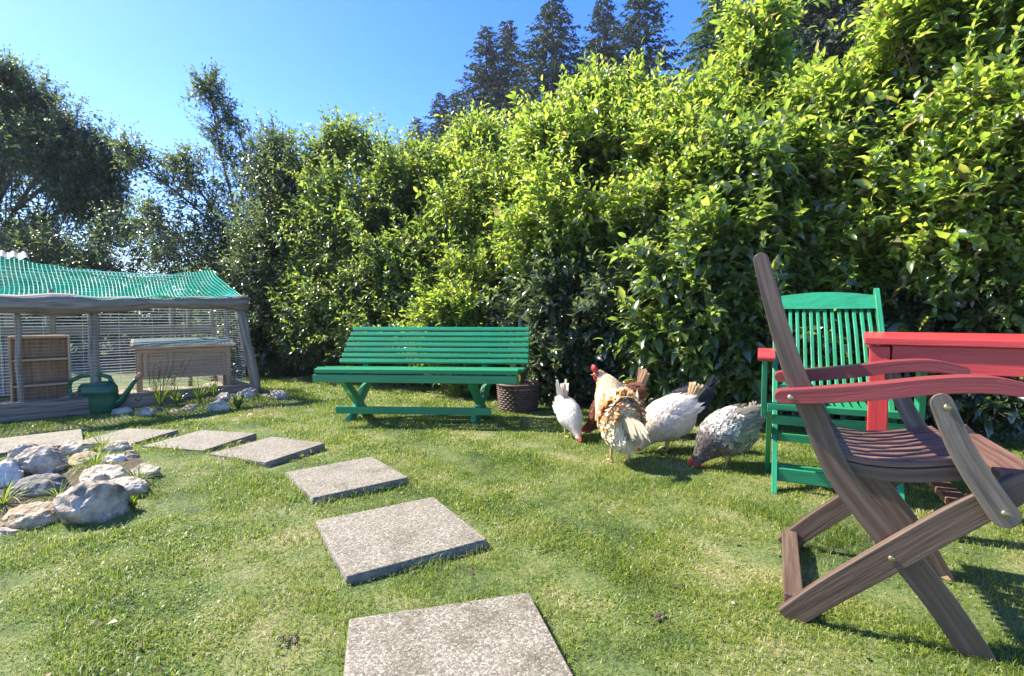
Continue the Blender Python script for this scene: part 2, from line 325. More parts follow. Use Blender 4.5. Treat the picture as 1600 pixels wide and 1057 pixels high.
from_corners([(495, 815), (680, 768), (760, 840), (533, 893)], 'second pebble-faced paving slab from the camera, large and whole in mid lawn')
from_corners([(450, 737), (583, 710), (637, 743), (482, 777)], 'third paving slab from the camera, raised with a dark front edge')
from_corners([(330, 711), (417, 683), (517, 694), (410, 722)], 'fourth paving slab from the camera, the one in front of the green bench')
from_corners([(228, 698), (303, 675), (405, 681), (322, 706)], 'fifth paving slab from the camera, between the bench slab and the rock pile')
from_corners([(120, 690), (190, 670), (283, 672), (203, 694)], 'sixth paving slab, partly hidden by the rock pile')
slab(G(48, 690, .042), 42, 'farthest left paving slab in the shade before the chicken run', .52)

# ---------------------------------------------------------------- rocks
import bmesh
ROCKS = []
def rock(px, py, wpx, hpx, Y, col, label, name='rock', group='boulders of the round rock pile', seed=None, flat=1., ang=None):
    k0 = .45 if (ang or 0) > .85 or 'rounded' in label or 'perched' in label else 1.; wpx *= 1.15; hpx *= 1.24
    c = D(px, py, Y); w = wpx*Y/FPX/2; h = hpx*Y/FPX/2; seed = len(ROCKS)*3.7+1
    bm = bmesh.new(); bmesh.ops.create_icosphere(bm, subdivisions=5, radius=1)
    sq = .78 if ang is None else ang
    for v in bm.verts:
        p = v.co.copy(); n = p.normalized()
        o = Vector((seed*1.3, seed*.7, seed))
        r = 1+k0*(.34*mnoise.noise(n*1.2+o)+.18*mnoise.noise(n*2.6+o))+.07*mnoise.noise(n*6+o)+.03*mnoise.noise(n*15+o)
        p = n*r
        for k in range(7):   # knock flats off it
            a = Vector((math.sin(seed*2+k*2.1), math.cos(seed*3+k*1.3), math.sin(seed+k*.9))).normalized(); dd = p.dot(a)
            if k0 == 1 and dd > sq+.08*math.sin(k+seed): p -= a*(dd-(sq+.08*math.sin(k+seed)))*.75
        v.co = p
    ex = [max(abs(v.co[i]) for v in bm.verts) for i in range(3)]
    for v in bm.verts: v.co = Vector((v.co.x/ex[0]*w, v.co.y/ex[1]*(w*.55+h*.45), v.co.z/ex[2]*h))
    me = bpy.data.meshes.new(name); bm.to_mesh(me); bm.free(); me.polygons.foreach_set('use_smooth', [True]*len(me.polygons))
    o = link(name, me, M['rock_'+col]); o.location = c; o.rotation_euler.z = random.uniform(-.2, .2)
    g = float(hgt(c.x, c.y)); low = c.z-h
    if low > g-.01: # reach down into the soil
        k = (c.z+h-(g-.03))/(2*h); o.scale.z = k; o.location.z = (c.z+h+g-.03)/2
    ROCKS.append((c.x, c.y, w)); return tag(o, label, 'rock', group)
rock(63, 725, 60, 48, 2.45, 'grey', 'rounded grey boulder perched at the top left of the rock pile')
rock(144, 796, 90, 76, 2.05, 'grey', 'largest grey mottled boulder at the front of the rock pile', ang=.7)
rock(192, 764, 66, 29, 2.28, 'pale', 'smooth oval pale stone on the right of the rock pile', ang=.95)
rock(54, 813, 84, 46, 2.0, 'tan', 'wide tan boulder at the front left of the rock pile', ang=.9)
rock(12, 842, 50, 32, 1.9, 'grey', 'low grey stone at the bottom left corner of the rock pile')
rock(2, 757, 62, 62, 2.3, 'bright', 'bright white angular rock cut by the left edge of the frame', ang=.65)
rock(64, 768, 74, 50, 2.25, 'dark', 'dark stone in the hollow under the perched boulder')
rock(120, 707, 54, 32, 2.85, 'pale', 'pale boulder at the back of the pile nearest the sixth slab')
rock(182, 703, 46, 24, 2.9, 'pale', 'small pale stone at the far right back of the rock pile')
rock(130, 727, 56, 34, 2.6, 'tan', 'tan stone half overgrown in the middle of the rock pile')
rock(165, 746, 82, 30, 2.42, 'pale', 'long pale slab-like stone lying behind the smooth oval stone', ang=.7)
rock(178, 721, 40, 20, 2.65, 'bright', 'small whitish stone between grass tufts at the back of the pile')
rock(226, 741, 44, 26, 2.5, 'grey', 'grey stone at the right end of the rock pile by the grass')
rock(184, 791, 30, 32, 2.12, 'grey', 'small grey stone wedged right of the largest boulder')
rock(212, 762, 26, 20, 2.4, 'tan', 'small tan stone tucked behind the smooth oval stone')
rock(98, 752, 34, 26, 2.45, 'grey', 'small grey stone between the perched boulder and the middle of the pile')
rock(38, 705, 40, 24, 2.8, 'grey', 'grey stone behind the perched boulder near the farthest slab')
rock(200, 716, 30, 20, 2.75, 'tan', 'small brownish stone at the upper right rim of the rock pile')
rock(148, 752, 36, 20, 2.3, 'pale', 'small pale stone just behind the largest boulder')
rock(20, 795, 34, 24, 2.15, 'pale', 'small pale stone below the bright white angular rock')
gr = 'stones edging the bed before the chicken run'
for a in [(192, 645, 28, 15, 4.35, 'pale', 'small pale edging stone nearest the green watering can'),
          (230, 648, 27, 22, 4.3, 'grey', 'second edging stone right of the watering can, blue grey'),
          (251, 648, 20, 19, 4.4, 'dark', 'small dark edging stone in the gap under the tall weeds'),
          (274, 649, 24, 16, 4.35, 'tan', 'small tan edging stone below the hutch middle'),
          (299, 644, 28, 20, 4.45, 'tan', 'brownish rounded edging stone left of the pale boulder'),
          (342, 640, 31, 25, 4.45, 'pale', 'pale blocky boulder at the front right of the edging stones'),
          (351, 624, 26, 17, 4.8, 'pale', 'pale flat stone resting behind the blocky boulder'),
          (367, 630, 21, 15, 4.75, 'tan', 'small tan stone touching the corner boulder'),
          (387, 620, 32, 24, 4.95, 'grey', 'blue grey boulder at the foot of the run corner post'),
          (414, 622, 15, 11, 5.05, 'pale', 'tiny pale stone between the two right hand boulders'),
          (435, 621, 28, 19, 5.0, 'grey', 'grey boulder farthest right, alone on the lawn'),
          (392, 650, 13, 7, 4.35, 'bright', 'small flat white pebble on the grass in front of the edging')]:
    rock(*a, name='edging_stone', group=gr)
rock(427, 997, 20, 14, 1.33, 'pale', 'small whitish stone lying alone in the near lawn', name='pebble', group='loose stones on the lawn')
rock(1462, 884, 18, 14, 1.74, 'bright', 'small white pebble on the lawn behind the folding chair', name='pebble', group='loose stones on the lawn')

def soil_bed():
    n = 40; V = [(-2.3, 2.38, float(hgt(-2.3, 2.38))+.006)]; F = []
    for j in range(1, 9):
        for k in range(n):
            a = 2*math.pi*k/n; r = j/8*(1+.12*math.sin(a*3)+.07*math.sin(a*7+1)); x = -2.3+r*.5*math.cos(a)-.12*math.sin(a)*r; y = 2.38+r*.42*math.sin(a); V.append((x, y, float(hgt(x, y))+.006-(.012 if j == 8 else 0)+random.uniform(0, .006)))
    for k in range(n): F.append((0, 1+k, 1+(k+1) % n))
    Q = [(1+j*n+k, 1+(j+1)*n+k, 1+(j+1)*n+(k+1) % n, 1+j*n+(k+1) % n) for j in range(7) for k in range(n)]
    tag(link('planting_soil', np_mesh('planting_soil', np.array(V), [np.array(F), np.array(Q)], True), M['soil']), kind='structure')
soil_bed()
# ---------------------------------------------------------------- grass
def frustum_keep(x, y, m=.35):
    return (np.abs(x) < y*1.03+m+.2)
def blades(x, y, L, W, lean):
    n = len(x); z = hgt(x, y); a = rng.uniform(0, 2*np.pi, n); b = a+np.pi/2+rng.normal(0, .4, n)
    dx, dy = np.cos(a), np.sin(a); wx, wy = np.cos(b)*W/2, np.sin(b)*W/2
    le = lean*L
    base = np.stack([x, y, z-.004], -1); wv = np.stack([wx, wy, 0*wx], -1)
    m = base+np.stack([dx*le*.35, dy*le*.35, L*.62], -1); tip = base+np.stack([dx*le, dy*le, L*np.clip(1.05-.45*lean, .25, 1)], -1)
    V = np.stack([base-wv, base+wv, m+wv*.8, m-wv*.8, tip], 1).reshape(-1, 3)
    i = np.arange(n)[:, None]*5
    return V, i+np.array([[0, 1, 2, 3]]), i+np.array([[3, 2, 4]])
def lownoise(x, y, s, o=0):
    return (np.sin(x*s+1.3*np.sin(y*s*.7+o)+o)+np.sin(y*s*1.1+1.7*np.sin(x*s*.8+2+o)+o*2)+np.sin((x+y)*s*.6+o*3))/3
def grass():
    V = []; Q = []; T = []; off = 0
    for y0, y1, dens, L0, W0 in ((.6, 1.8, 30000, .023, .0021), (1.8, 3.0, 19000, .025, .0028), (3.0, 4.6, 9500, .028, .0042), (4.6, 7.2, 4200, .032, .007)):
        n = int(dens*(y1-y0)*(2.06*y1+1.1)); y = rng.uniform(y0, y1, n); x = rng.uniform(-1, 1, n)*(y1*1.03+.55)
        k = frustum_keep(x, y)
        # hedge line and run
        k &= y < np.interp(x, [-6, -3, -1, .4, 1.2, 2.2, 3.2, 4.5], [6.9, 6.9, 6.5, 5.6, 4.7, 4.1, 3.5, 2.8])+rng.normal(0, .12, n)
        s = (x+2.73)*(-.707)+(y-5.35)*(-.707); d = (x+2.73)*(-.707)+(y-5.35)*.707
        k &= ~((s > -.05) & (d > -.03))
        rim = np.full(n, 9.)
        for cx, cy_, a, sz in SLABS:
            u = (x-cx)*math.cos(a)+(y-cy_)*math.sin(a); v = -(x-cx)*math.sin(a)+(y-cy_)*math.cos(a)
            r = np.maximum(np.abs(u), np.abs(v))-sz/2
            k &= r > .002
            k &= ~((r < .05) & (rng.random(n) < .25)); rim = np.minimum(rim, r)
        rr = np.hypot((x+2.3)/.48, (y-2.38)/.4); k &= ~((rr < .95) & (rng.random(n) < .12))
        bare = lownoise(x, y, 2.3)*.6+lownoise(x, y, 6.1, 1)*.4
        k &= ~((bare > .5) & (rng.random(n) < .6))
        # worn strip left of the near slabs and under the chair
        for wx, wy, ws in ((-1.0, 2.15, .14), (-.75, 1.75, .12), (-1.9, 2.75, .3), (-1.65, 2.1, .2), (1.45, 1.75, .35), (1.0, 1.7, .15), (-.05, 1.05, .2)):
            k &= ~((np.hypot(x-wx, y-wy) < ws*(1+.5*lownoise(x, y, 9))) & (rng.random(n) < .6))
        x, y, rim = x[k], y[k], rim[k]; n = len(x)
        tuft = np.clip(lownoise(x, y, 11, 2)+lownoise(x, y, 27, 4)*.6, -1, 1)
        L = .82*L0*(1+.65*tuft+rng.normal(0, .22, n)); L = np.where(rim < .025, L*rng.uniform(1, 2.1, n), L); L = np.clip(L, .008, .08); W = W0*rng.uniform(.6, 1.4, n); lean = rng.gamma(2.2, .35, n).clip(.1, 1.9)
        # broad clover-like leaves here and there
        cl = (lownoise(x, y, 4.2, 7) > .35) & (rng.random(n) < .22); W[cl] *= 2.6; L[cl] *= .75; lean[cl] = rng.uniform(1.1, 1.8, cl.sum())
        v, q, t = blades(x, y, L, W, lean); V.append(v); Q.append(q+off); T.append(t+off); off += len(v)
    me = np_mesh('grass', np.concatenate(V), [np.concatenate(Q), np.concatenate(T)])
    tag(link('grass', me, M['blades']), 'short sunlit green lawn grass with clover and dry patches', 'grass', kind='stuff')
grass()

# ---------------------------------------------------------------- foliage
def catmull(A, n):
    A = np.array(A, float); out = []
    for i in range(len(A)-1):
        p0, p1, p2, p3 = A[max(i-1, 0)], A[i], A[i+1], A[min(i+2, len(A)-1)]
        for k in range(n):
            t = k/n; out.append(.5*((2*p1)+(p2-p0)*t+(2*p0-5*p1+4*p2-p3)*t*t+(3*p1-p0-3*p2+p3)*t**3))
    out.append(A[-1]); return np.array(out)
def nrm(a): return a/np.maximum(np.linalg.norm(a, axis=-1, keepdims=True), 1e-9)
def leaves(P, Dr, N, L, W, droop=.25):
    """P base, Dr direction, N approximate normal"""
    n = len(P); Dr = nrm(Dr); S = nrm(np.cross(Dr, N)); N = np.cross(S, Dr)
    L = L[:, None]; W = W[:, None]; f = .22
    mid = P+Dr*L*.48+N*L*.05
    Lf = P+Dr*L*.42+S*W*.5+N*W*f; Rt = P+Dr*L*.42-S*W*.5+N*W*f; tip = P+Dr*L*.97-N*L*droop
    V = np.stack([P, Lf, mid, Rt, tip], 1).reshape(-1, 3); i = np.arange(n)[:, None]*5
    return V, np.concatenate([i+np.array([[0, 2, 1]]), i+np.array([[0, 3, 2]]), i+np.array([[1, 2, 4]]), i+np.array([[2, 3, 4]])])
def broad_leaves(P, Dr, N, L, W, droop=.25):
    n = len(P); Dr = nrm(Dr); S = nrm(np.cross(Dr, N)); N = np.cross(S, Dr); L = np.broadcast_to(L, (n,))[:, None]; W = np.broadcast_to(W, (n,))[:, None]; f = .2
    m1 = P+Dr*L*.25+N*L*.03; m2 = P+Dr*L*.62-N*L*droop*.25; tip = P+Dr*L*.97-N*L*droop
    V = np.stack([P, m1+S*W*.44+N*W*f, m2+S*W*.42+N*W*f, tip, m2-S*W*.42+N*W*f, m1-S*W*.44+N*W*f, m1, m2], 1).reshape(-1, 3); i = np.arange(n)[:, None]*8
    tri = np.concatenate([i+np.array([[0, 6, 1]]), i+np.array([[0, 5, 6]]), i+np.array([[7, 3, 2]]), i+np.array([[7, 4, 3]])]); q = np.concatenate([i+np.array([[6, 7, 2, 1]]), i+np.array([[6, 5, 4, 7]])])
    return V, np.concatenate([tri, q[:, [0, 1, 2]], q[:, [0, 2, 3]]])
def blob_points(blobs, n, shell=.75, seed=0):
    c = np.array([b[0] for b in blobs], float); r = np.array([b[1] for b in blobs], float)
    wgt = (r[:, 0]*r[:, 2]+r[:, 1]*r[:, 2]+r[:, 0]*r[:, 1])+.07; k = rng.choice(len(blobs), n, p=wgt/wgt.sum())
    u = nrm(rng.normal(size=(n, 3))); rr = 1-np.abs(rng.normal(0, 1-shell, n)); rr = rr.clip(.15, 1)
    lump = 1+.2*np.sin(u[:, 0]*5+k*1.7+seed)*np.sin(u[:, 2]*6+k)+.14*np.sin(u[:, 2]*11+k*2+u[:, 0]*9+seed)+.1*np.sin(u[:, 0]*17+u[:, 2]*13+seed)
    p = c[k]+u*r[k]*(rr*lump)[:, None]; return p, nrm(u/r[k])
def foliage(blobs, ntw_, tl, pairs, ll, lw, up=.45, shell=.72, gap=-.35, sc=2.2, zmin=.08, seed=0, droop=.25, rnd=.55, shoots=.1, pts=None):
    p, o = blob_points(blobs, ntw_, shell, seed)
    if pts is not None: p, o = np.concatenate([p, pts[0]]), np.concatenate([o, pts[1]])
    g = lownoise(p[:, 0]+p[:, 2]*.7, p[:, 1]+p[:, 2]*.9, sc, seed)+.5*lownoise(p[:, 0]-p[:, 2], p[:, 1], sc*2.4, seed+2)
    k = (g > gap) & (p[:, 2] > zmin); p, o = p[k], o[k]; n = len(p)
    d = nrm(o*.75+np.array([0, 0, up])+rng.normal(0, rnd, (n, 3))*.8); l = tl*rng.uniform(.6, 1.35, n)
    # long leafy shoots: chains of twigs that stick out of the crown
    c0 = np.flatnonzero((o[:, 2] > -.1))
    if len(c0):
        c0 = rng.choice(c0, max(4, int(n*shoots)), replace=True); ps, ds = p[c0], nrm(o[c0]*.8+np.array([0, 0, .75])+rng.normal(0, .35, (len(c0), 3)))
        nseg = rng.integers(1, 4, len(c0)); pp, dd_, ll_ = [p], [d], [l]
        for q in range(3):
            kk = nseg > q; ls = tl*rng.uniform(.7, 1.0, kk.sum()); a = ps[kk]+ds[kk]*(tl*.62*q+tl*.2)-np.array([0, 0, .06*q*q*tl])
            pp.append(a); dd_.append(nrm(ds[kk]-np.array([0, 0, .14*q])+rng.normal(0, .08, (kk.sum(), 3)))); ll_.append(ls)
        p, d, l = np.concatenate(pp), np.concatenate(dd_), np.concatenate(ll_); o = np.concatenate([o]+[x for x in dd_[1:]]); n = len(p)
    side0 = nrm(np.cross(d, rng.normal(size=(n, 3)))); side1 = np.cross(d, side0)
    Vs, Fs, off = [], [], 0; leaves_ = broad_leaves if ll > .055 else leaves
    for j in range(pairs):
        t = (j+.6)/pairs; base = p+d*(l*t)[:, None]-np.array([0, 0, 1])*(l*t*t*.25)[:, None]
        sd = side0 if j % 2 == 0 else side1
        for sg in (-1, 1):
            dd = nrm(d*(.45+.5*t)+sd*sg*.9+rng.normal(0, .22, (n, 3))+np.array([0, 0, .05]))
            N = nrm(np.array([0, 0, 1.])+rng.normal(0, .45, (n, 3))+o*.25)
            kk = rng.random(n) < .88; L = ll*np.clip(rng.lognormal(-.12, .38, n), .35, 1.9)*(1.05-.25*abs(t-.5))
            v, f = leaves_(base[kk], dd[kk], N[kk], L[kk], L[kk]*lw, droop); Vs.append(v); Fs.append(f+off); off += len(v)
    # terminal leaf
    v, f = leaves_(p+d*l[:, None]*.95, d, nrm(np.array([0, 0, 1.])+rng.normal(0, .4, (n, 3))), ll*rng.uniform(.7, 1.2, n), ll*lw*np.ones(n)*.9, droop); Vs.append(v); Fs.append(f+off); off += len(v)
    # the twigs themselves, three-sided
    m = n; r0 = .0022+ll*.01
    A = p-d*(l*.25)[:, None]; B = p+d*l[:, None]-np.array([0, 0, 1])*(l*.25)[:, None]
    tv = []
    for e, rr in ((A, r0), (B, r0*.4)):
        for k3 in range(3):
            a = k3*2*np.pi/3; tv.append(e+(side0*math.cos(a)+side1*math.sin(a))*rr)
    tv = np.stack(tv, 1).reshape(-1, 3); i = np.arange(m)[:, None]*6
    tf = np.concatenate([i+np.array([[a, (a+1) % 3, 3+(a+1) % 3, 3+a]]) for a in range(3)])
    return np.concatenate(Vs), np.concatenate(Fs), tv, tf, p
def stems(base, tips, n, r0, mb, jitter=.15, spread=.25, seg=7, lean=None):
    idx = rng.choice(len(tips), min(n, len(tips)), replace=False)
    for i in idx:
        t = Vector(tips[i]); b = Vector(base)+Vector((random.gauss(0, spread), random.gauss(0, spread)*.6, -.05))
        b.z = -.05; mid = b.lerp(t, .5)+Vector((0, 0, (t-b).length*.12)); pts = []
        for k in range(seg):
            s = k/(seg-1); p = b*(1-s)**2+mid*2*s*(1-s)+t*s*s
            pts.append(p+Vector((random.gauss(0, jitter), random.gauss(0, jitter), random.gauss(0, jitter)))*.12*math.sin(math.pi*s))
        rr = r0*random.uniform(.5, 1); mb.tube(pts, [rr*(1-.82*k/(seg-1)) for k in range(seg)], 5, cap=False)
def axes_points(axes, nside, r, ntw, mb, base):
    # limbs drawn as curved axes, each with tapering side branches that carry the twigs
    P, O = [], []; b0 = np.array([base[0], base[1], 0])
    for ax in axes:
        A = catmull([np.array(a)-b0 for a in ax], 8); L = len(A); tot = np.linalg.norm(np.diff(A, axis=0), axis=1).sum()
        mb.tube([Vector(a) for a in A], [r*(1-.88*k/(L-1)) for k in range(L)], 6, cap=False)
        for q in range(int(nside*tot)):
            t = rng.uniform(.12, 1)**.85; i = min(int(t*(L-1)), L-2); a0 = A[i]+(A[i+1]-A[i])*rng.random(); T = nrm(A[i+1]-A[i]); sd = nrm(np.cross(T, rng.normal(size=3)))
            d = nrm(sd*.85+T*.65+np.array([0, 0, .12])); l = (.16+.62*(1-t))*rng.uniform(.6, 1.2); k = 5
            c = [a0+d*l*u+np.array([0, 0, -.12*l*u*u]) for u in np.linspace(0, 1, k)]; mb.tube([Vector(x) for x in c], [r*.22*(1-.8*u) for u in np.linspace(0, 1, k)], 4, cap=False)
            for w_ in range(ntw): u = rng.uniform(.1, 1); P.append(a0+d*l*u+rng.normal(0, .03, 3)); O.append(nrm(d+rng.normal(0, .5, 3)))
    return np.array(P), np.array(O)
def shrub(name, label, cat, base, blobs, m, ntw, tl, pairs, ll, lw, nst=26, r0=.018, group=None, stemmat='twig', axes=None, nside=16, ntwig=5, raxis=.03, **kw):
    t = thing(name, label, cat, (base[0], base[1], 0), group=group)
    rel = [((b[0][0]-base[0], b[0][1]-base[1], b[0][2]), tuple(max(q-.42*tl, .1+.3*(q-.1)) for q in b[1])) for b in blobs]
    k_ = .84 if m == 'leaf_light' else .92; ll *= .8*k_; ntw = int(ntw*1.35/k_**1.6); kw['gap'] = kw.get('gap', -.35)+.16; lw *= .9; tl *= .88
    s = MB()
    if axes: kw['pts'] = axes_points(axes, nside, raxis, ntwig, s, base)
    v, f, tv, tf, p = foliage(rel, ntw, tl, pairs, ll, lw, **kw)
    link('foliage', np_mesh('foliage', v, [f]), M[m], t)
    stems((0, 0, 0), p, nst, r0, s)
    nv = np.array(s.v, dtype=np.float32); nf = np.array(s.f)
    link('stems', np_mesh('stems', np.concatenate([nv, tv]), [nf, tf+len(nv)], True), M[stemmat], t)
    return t
def at(px, py, Y): v = D(px, py, Y); return (v.x, v.y, v.z)
GH = 'garden hedge shrubs'
# left tree, tall and small leaved
c = at(10, 250, 10)
shrub('birch_tree', 'tall dark small-leaved tree at the left edge behind the chicken run', 'tree', (c[0]-.2, 10.3),
      [(at(-70, 250, 10.3), (1.9, 1.6, 2.1)), (at(10, 320, 10), (1.5, 1.4, 1.5)), (at(95, 265, 9.8), (1.0, .9, .9)), (at(140, 300, 9.8), (.55, .6, .75)), (at(20, 190, 10), (.75, .8, .95)), (at(-40, 420, 10), (1.8, 1.3, 1.3)), (at(65, 400, 10), (1.1, 1.1, .9))],
      'leaf_dark', 8500, .4, 6, .075, .6, nst=26, r0=.03, up=.1, shell=.5, gap=-.35, sc=1.7, droop=.4, stemmat='bark', raxis=.05, nside=22, ntwig=7,
      axes=[(at(-30, 560, 10.2), at(-10, 350, 10.2), at(10, 200, 10.1), at(8, 112, 10)), (at(-20, 400, 10.2), at(70, 260, 9.9), at(130, 215, 9.8), at(175, 260, 9.8)), (at(-20, 450, 10.1), at(80, 340, 9.9), at(150, 310, 9.8), at(165, 390, 9.8)), (at(-20, 350, 10.2), at(40, 230, 10), at(65, 150, 10)), (at(20, 330, 10), at(110, 270, 9.8), at(178, 300, 9.7))])
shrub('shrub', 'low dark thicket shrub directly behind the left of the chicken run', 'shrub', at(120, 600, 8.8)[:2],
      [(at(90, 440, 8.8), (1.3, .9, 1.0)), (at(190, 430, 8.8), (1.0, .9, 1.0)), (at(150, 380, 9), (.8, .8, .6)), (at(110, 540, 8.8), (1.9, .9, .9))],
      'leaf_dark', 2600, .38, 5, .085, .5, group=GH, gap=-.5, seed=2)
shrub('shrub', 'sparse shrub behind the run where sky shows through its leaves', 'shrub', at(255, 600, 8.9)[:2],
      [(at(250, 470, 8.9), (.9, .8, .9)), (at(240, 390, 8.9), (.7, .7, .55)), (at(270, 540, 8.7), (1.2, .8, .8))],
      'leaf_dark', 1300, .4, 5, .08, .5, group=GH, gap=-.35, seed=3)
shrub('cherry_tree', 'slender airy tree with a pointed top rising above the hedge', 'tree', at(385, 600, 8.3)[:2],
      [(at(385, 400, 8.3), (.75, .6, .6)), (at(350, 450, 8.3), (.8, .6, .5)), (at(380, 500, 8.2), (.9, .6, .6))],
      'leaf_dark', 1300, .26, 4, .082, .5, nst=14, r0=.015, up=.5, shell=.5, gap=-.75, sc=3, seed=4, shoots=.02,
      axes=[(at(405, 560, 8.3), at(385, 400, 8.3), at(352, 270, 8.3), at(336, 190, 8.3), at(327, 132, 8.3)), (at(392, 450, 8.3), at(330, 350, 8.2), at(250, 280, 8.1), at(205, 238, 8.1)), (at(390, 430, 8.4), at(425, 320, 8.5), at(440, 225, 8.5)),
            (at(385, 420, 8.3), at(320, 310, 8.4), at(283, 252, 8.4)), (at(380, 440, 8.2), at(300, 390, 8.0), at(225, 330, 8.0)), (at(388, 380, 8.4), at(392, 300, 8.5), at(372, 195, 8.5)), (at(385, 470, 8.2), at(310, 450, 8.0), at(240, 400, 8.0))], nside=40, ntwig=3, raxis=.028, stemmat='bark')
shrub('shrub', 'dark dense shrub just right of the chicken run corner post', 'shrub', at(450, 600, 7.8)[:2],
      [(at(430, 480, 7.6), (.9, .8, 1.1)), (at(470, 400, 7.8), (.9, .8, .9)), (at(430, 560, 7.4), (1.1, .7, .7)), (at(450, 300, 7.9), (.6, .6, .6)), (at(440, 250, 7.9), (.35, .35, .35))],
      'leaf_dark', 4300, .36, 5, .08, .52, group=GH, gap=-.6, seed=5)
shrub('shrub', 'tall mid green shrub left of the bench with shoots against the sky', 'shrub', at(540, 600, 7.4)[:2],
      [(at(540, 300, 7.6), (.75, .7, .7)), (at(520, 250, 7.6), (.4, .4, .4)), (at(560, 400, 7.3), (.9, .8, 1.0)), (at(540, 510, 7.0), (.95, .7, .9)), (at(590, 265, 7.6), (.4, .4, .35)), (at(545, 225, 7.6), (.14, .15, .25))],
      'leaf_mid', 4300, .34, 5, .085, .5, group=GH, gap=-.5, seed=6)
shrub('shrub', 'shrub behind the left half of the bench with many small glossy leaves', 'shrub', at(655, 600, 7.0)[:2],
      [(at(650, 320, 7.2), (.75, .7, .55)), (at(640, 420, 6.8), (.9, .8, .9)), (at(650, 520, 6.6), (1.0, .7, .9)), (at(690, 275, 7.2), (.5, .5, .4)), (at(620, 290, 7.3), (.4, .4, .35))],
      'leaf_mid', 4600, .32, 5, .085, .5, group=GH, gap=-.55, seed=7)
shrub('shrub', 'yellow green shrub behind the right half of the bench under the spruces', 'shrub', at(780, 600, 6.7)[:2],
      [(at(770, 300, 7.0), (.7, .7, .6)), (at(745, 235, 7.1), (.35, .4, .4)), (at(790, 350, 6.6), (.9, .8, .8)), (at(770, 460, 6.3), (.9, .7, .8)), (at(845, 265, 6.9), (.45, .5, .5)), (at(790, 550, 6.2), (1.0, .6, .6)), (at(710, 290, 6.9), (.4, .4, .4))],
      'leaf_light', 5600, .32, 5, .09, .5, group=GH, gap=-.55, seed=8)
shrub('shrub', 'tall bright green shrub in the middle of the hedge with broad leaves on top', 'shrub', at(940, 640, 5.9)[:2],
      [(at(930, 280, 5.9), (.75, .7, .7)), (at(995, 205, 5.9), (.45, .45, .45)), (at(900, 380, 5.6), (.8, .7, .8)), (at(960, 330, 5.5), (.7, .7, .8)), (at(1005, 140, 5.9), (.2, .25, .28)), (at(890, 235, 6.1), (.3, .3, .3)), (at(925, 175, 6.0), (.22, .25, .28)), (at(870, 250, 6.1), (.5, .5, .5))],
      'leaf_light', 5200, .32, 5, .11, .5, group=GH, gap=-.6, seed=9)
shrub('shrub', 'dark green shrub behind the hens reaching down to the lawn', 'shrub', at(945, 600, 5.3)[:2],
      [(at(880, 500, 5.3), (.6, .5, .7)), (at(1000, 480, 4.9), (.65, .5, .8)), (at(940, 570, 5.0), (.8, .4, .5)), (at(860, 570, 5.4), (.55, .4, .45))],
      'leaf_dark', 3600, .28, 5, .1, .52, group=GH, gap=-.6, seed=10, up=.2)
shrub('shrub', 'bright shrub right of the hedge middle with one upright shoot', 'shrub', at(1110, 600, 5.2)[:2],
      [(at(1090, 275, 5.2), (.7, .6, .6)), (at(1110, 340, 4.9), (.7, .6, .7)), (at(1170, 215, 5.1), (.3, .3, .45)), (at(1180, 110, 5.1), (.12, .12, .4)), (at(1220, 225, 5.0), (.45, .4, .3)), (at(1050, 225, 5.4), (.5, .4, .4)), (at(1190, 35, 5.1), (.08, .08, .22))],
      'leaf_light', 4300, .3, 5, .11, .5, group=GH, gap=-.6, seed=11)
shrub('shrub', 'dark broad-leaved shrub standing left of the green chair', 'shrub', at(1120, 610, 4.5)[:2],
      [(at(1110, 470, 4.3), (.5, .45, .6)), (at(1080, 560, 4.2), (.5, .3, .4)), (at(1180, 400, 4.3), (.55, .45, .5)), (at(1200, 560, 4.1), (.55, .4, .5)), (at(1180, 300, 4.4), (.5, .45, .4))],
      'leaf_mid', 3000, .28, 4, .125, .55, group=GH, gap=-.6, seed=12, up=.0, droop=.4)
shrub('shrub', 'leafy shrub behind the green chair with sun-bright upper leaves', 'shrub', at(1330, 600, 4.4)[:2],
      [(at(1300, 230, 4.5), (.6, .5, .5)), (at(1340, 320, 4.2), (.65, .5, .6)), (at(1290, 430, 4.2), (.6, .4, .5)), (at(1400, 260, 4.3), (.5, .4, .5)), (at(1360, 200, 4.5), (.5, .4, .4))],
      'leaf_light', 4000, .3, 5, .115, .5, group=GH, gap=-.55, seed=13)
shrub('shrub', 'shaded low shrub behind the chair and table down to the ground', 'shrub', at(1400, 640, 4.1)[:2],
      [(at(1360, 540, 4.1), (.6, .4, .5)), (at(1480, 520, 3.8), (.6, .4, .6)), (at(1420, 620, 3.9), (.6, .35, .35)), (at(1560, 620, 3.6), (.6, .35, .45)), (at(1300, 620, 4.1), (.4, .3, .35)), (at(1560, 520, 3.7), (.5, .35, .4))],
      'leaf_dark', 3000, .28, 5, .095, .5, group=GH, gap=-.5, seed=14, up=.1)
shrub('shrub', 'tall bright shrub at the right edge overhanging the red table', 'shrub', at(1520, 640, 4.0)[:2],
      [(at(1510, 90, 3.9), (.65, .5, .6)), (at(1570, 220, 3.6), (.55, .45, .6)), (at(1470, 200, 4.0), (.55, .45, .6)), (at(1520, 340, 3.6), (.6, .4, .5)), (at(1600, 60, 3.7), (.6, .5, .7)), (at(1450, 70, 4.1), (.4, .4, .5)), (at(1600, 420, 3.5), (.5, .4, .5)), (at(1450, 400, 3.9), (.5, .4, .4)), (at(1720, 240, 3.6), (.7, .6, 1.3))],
      'leaf_light', 6200, .3, 5, .115, .5, group=GH, gap=-.6, seed=15)
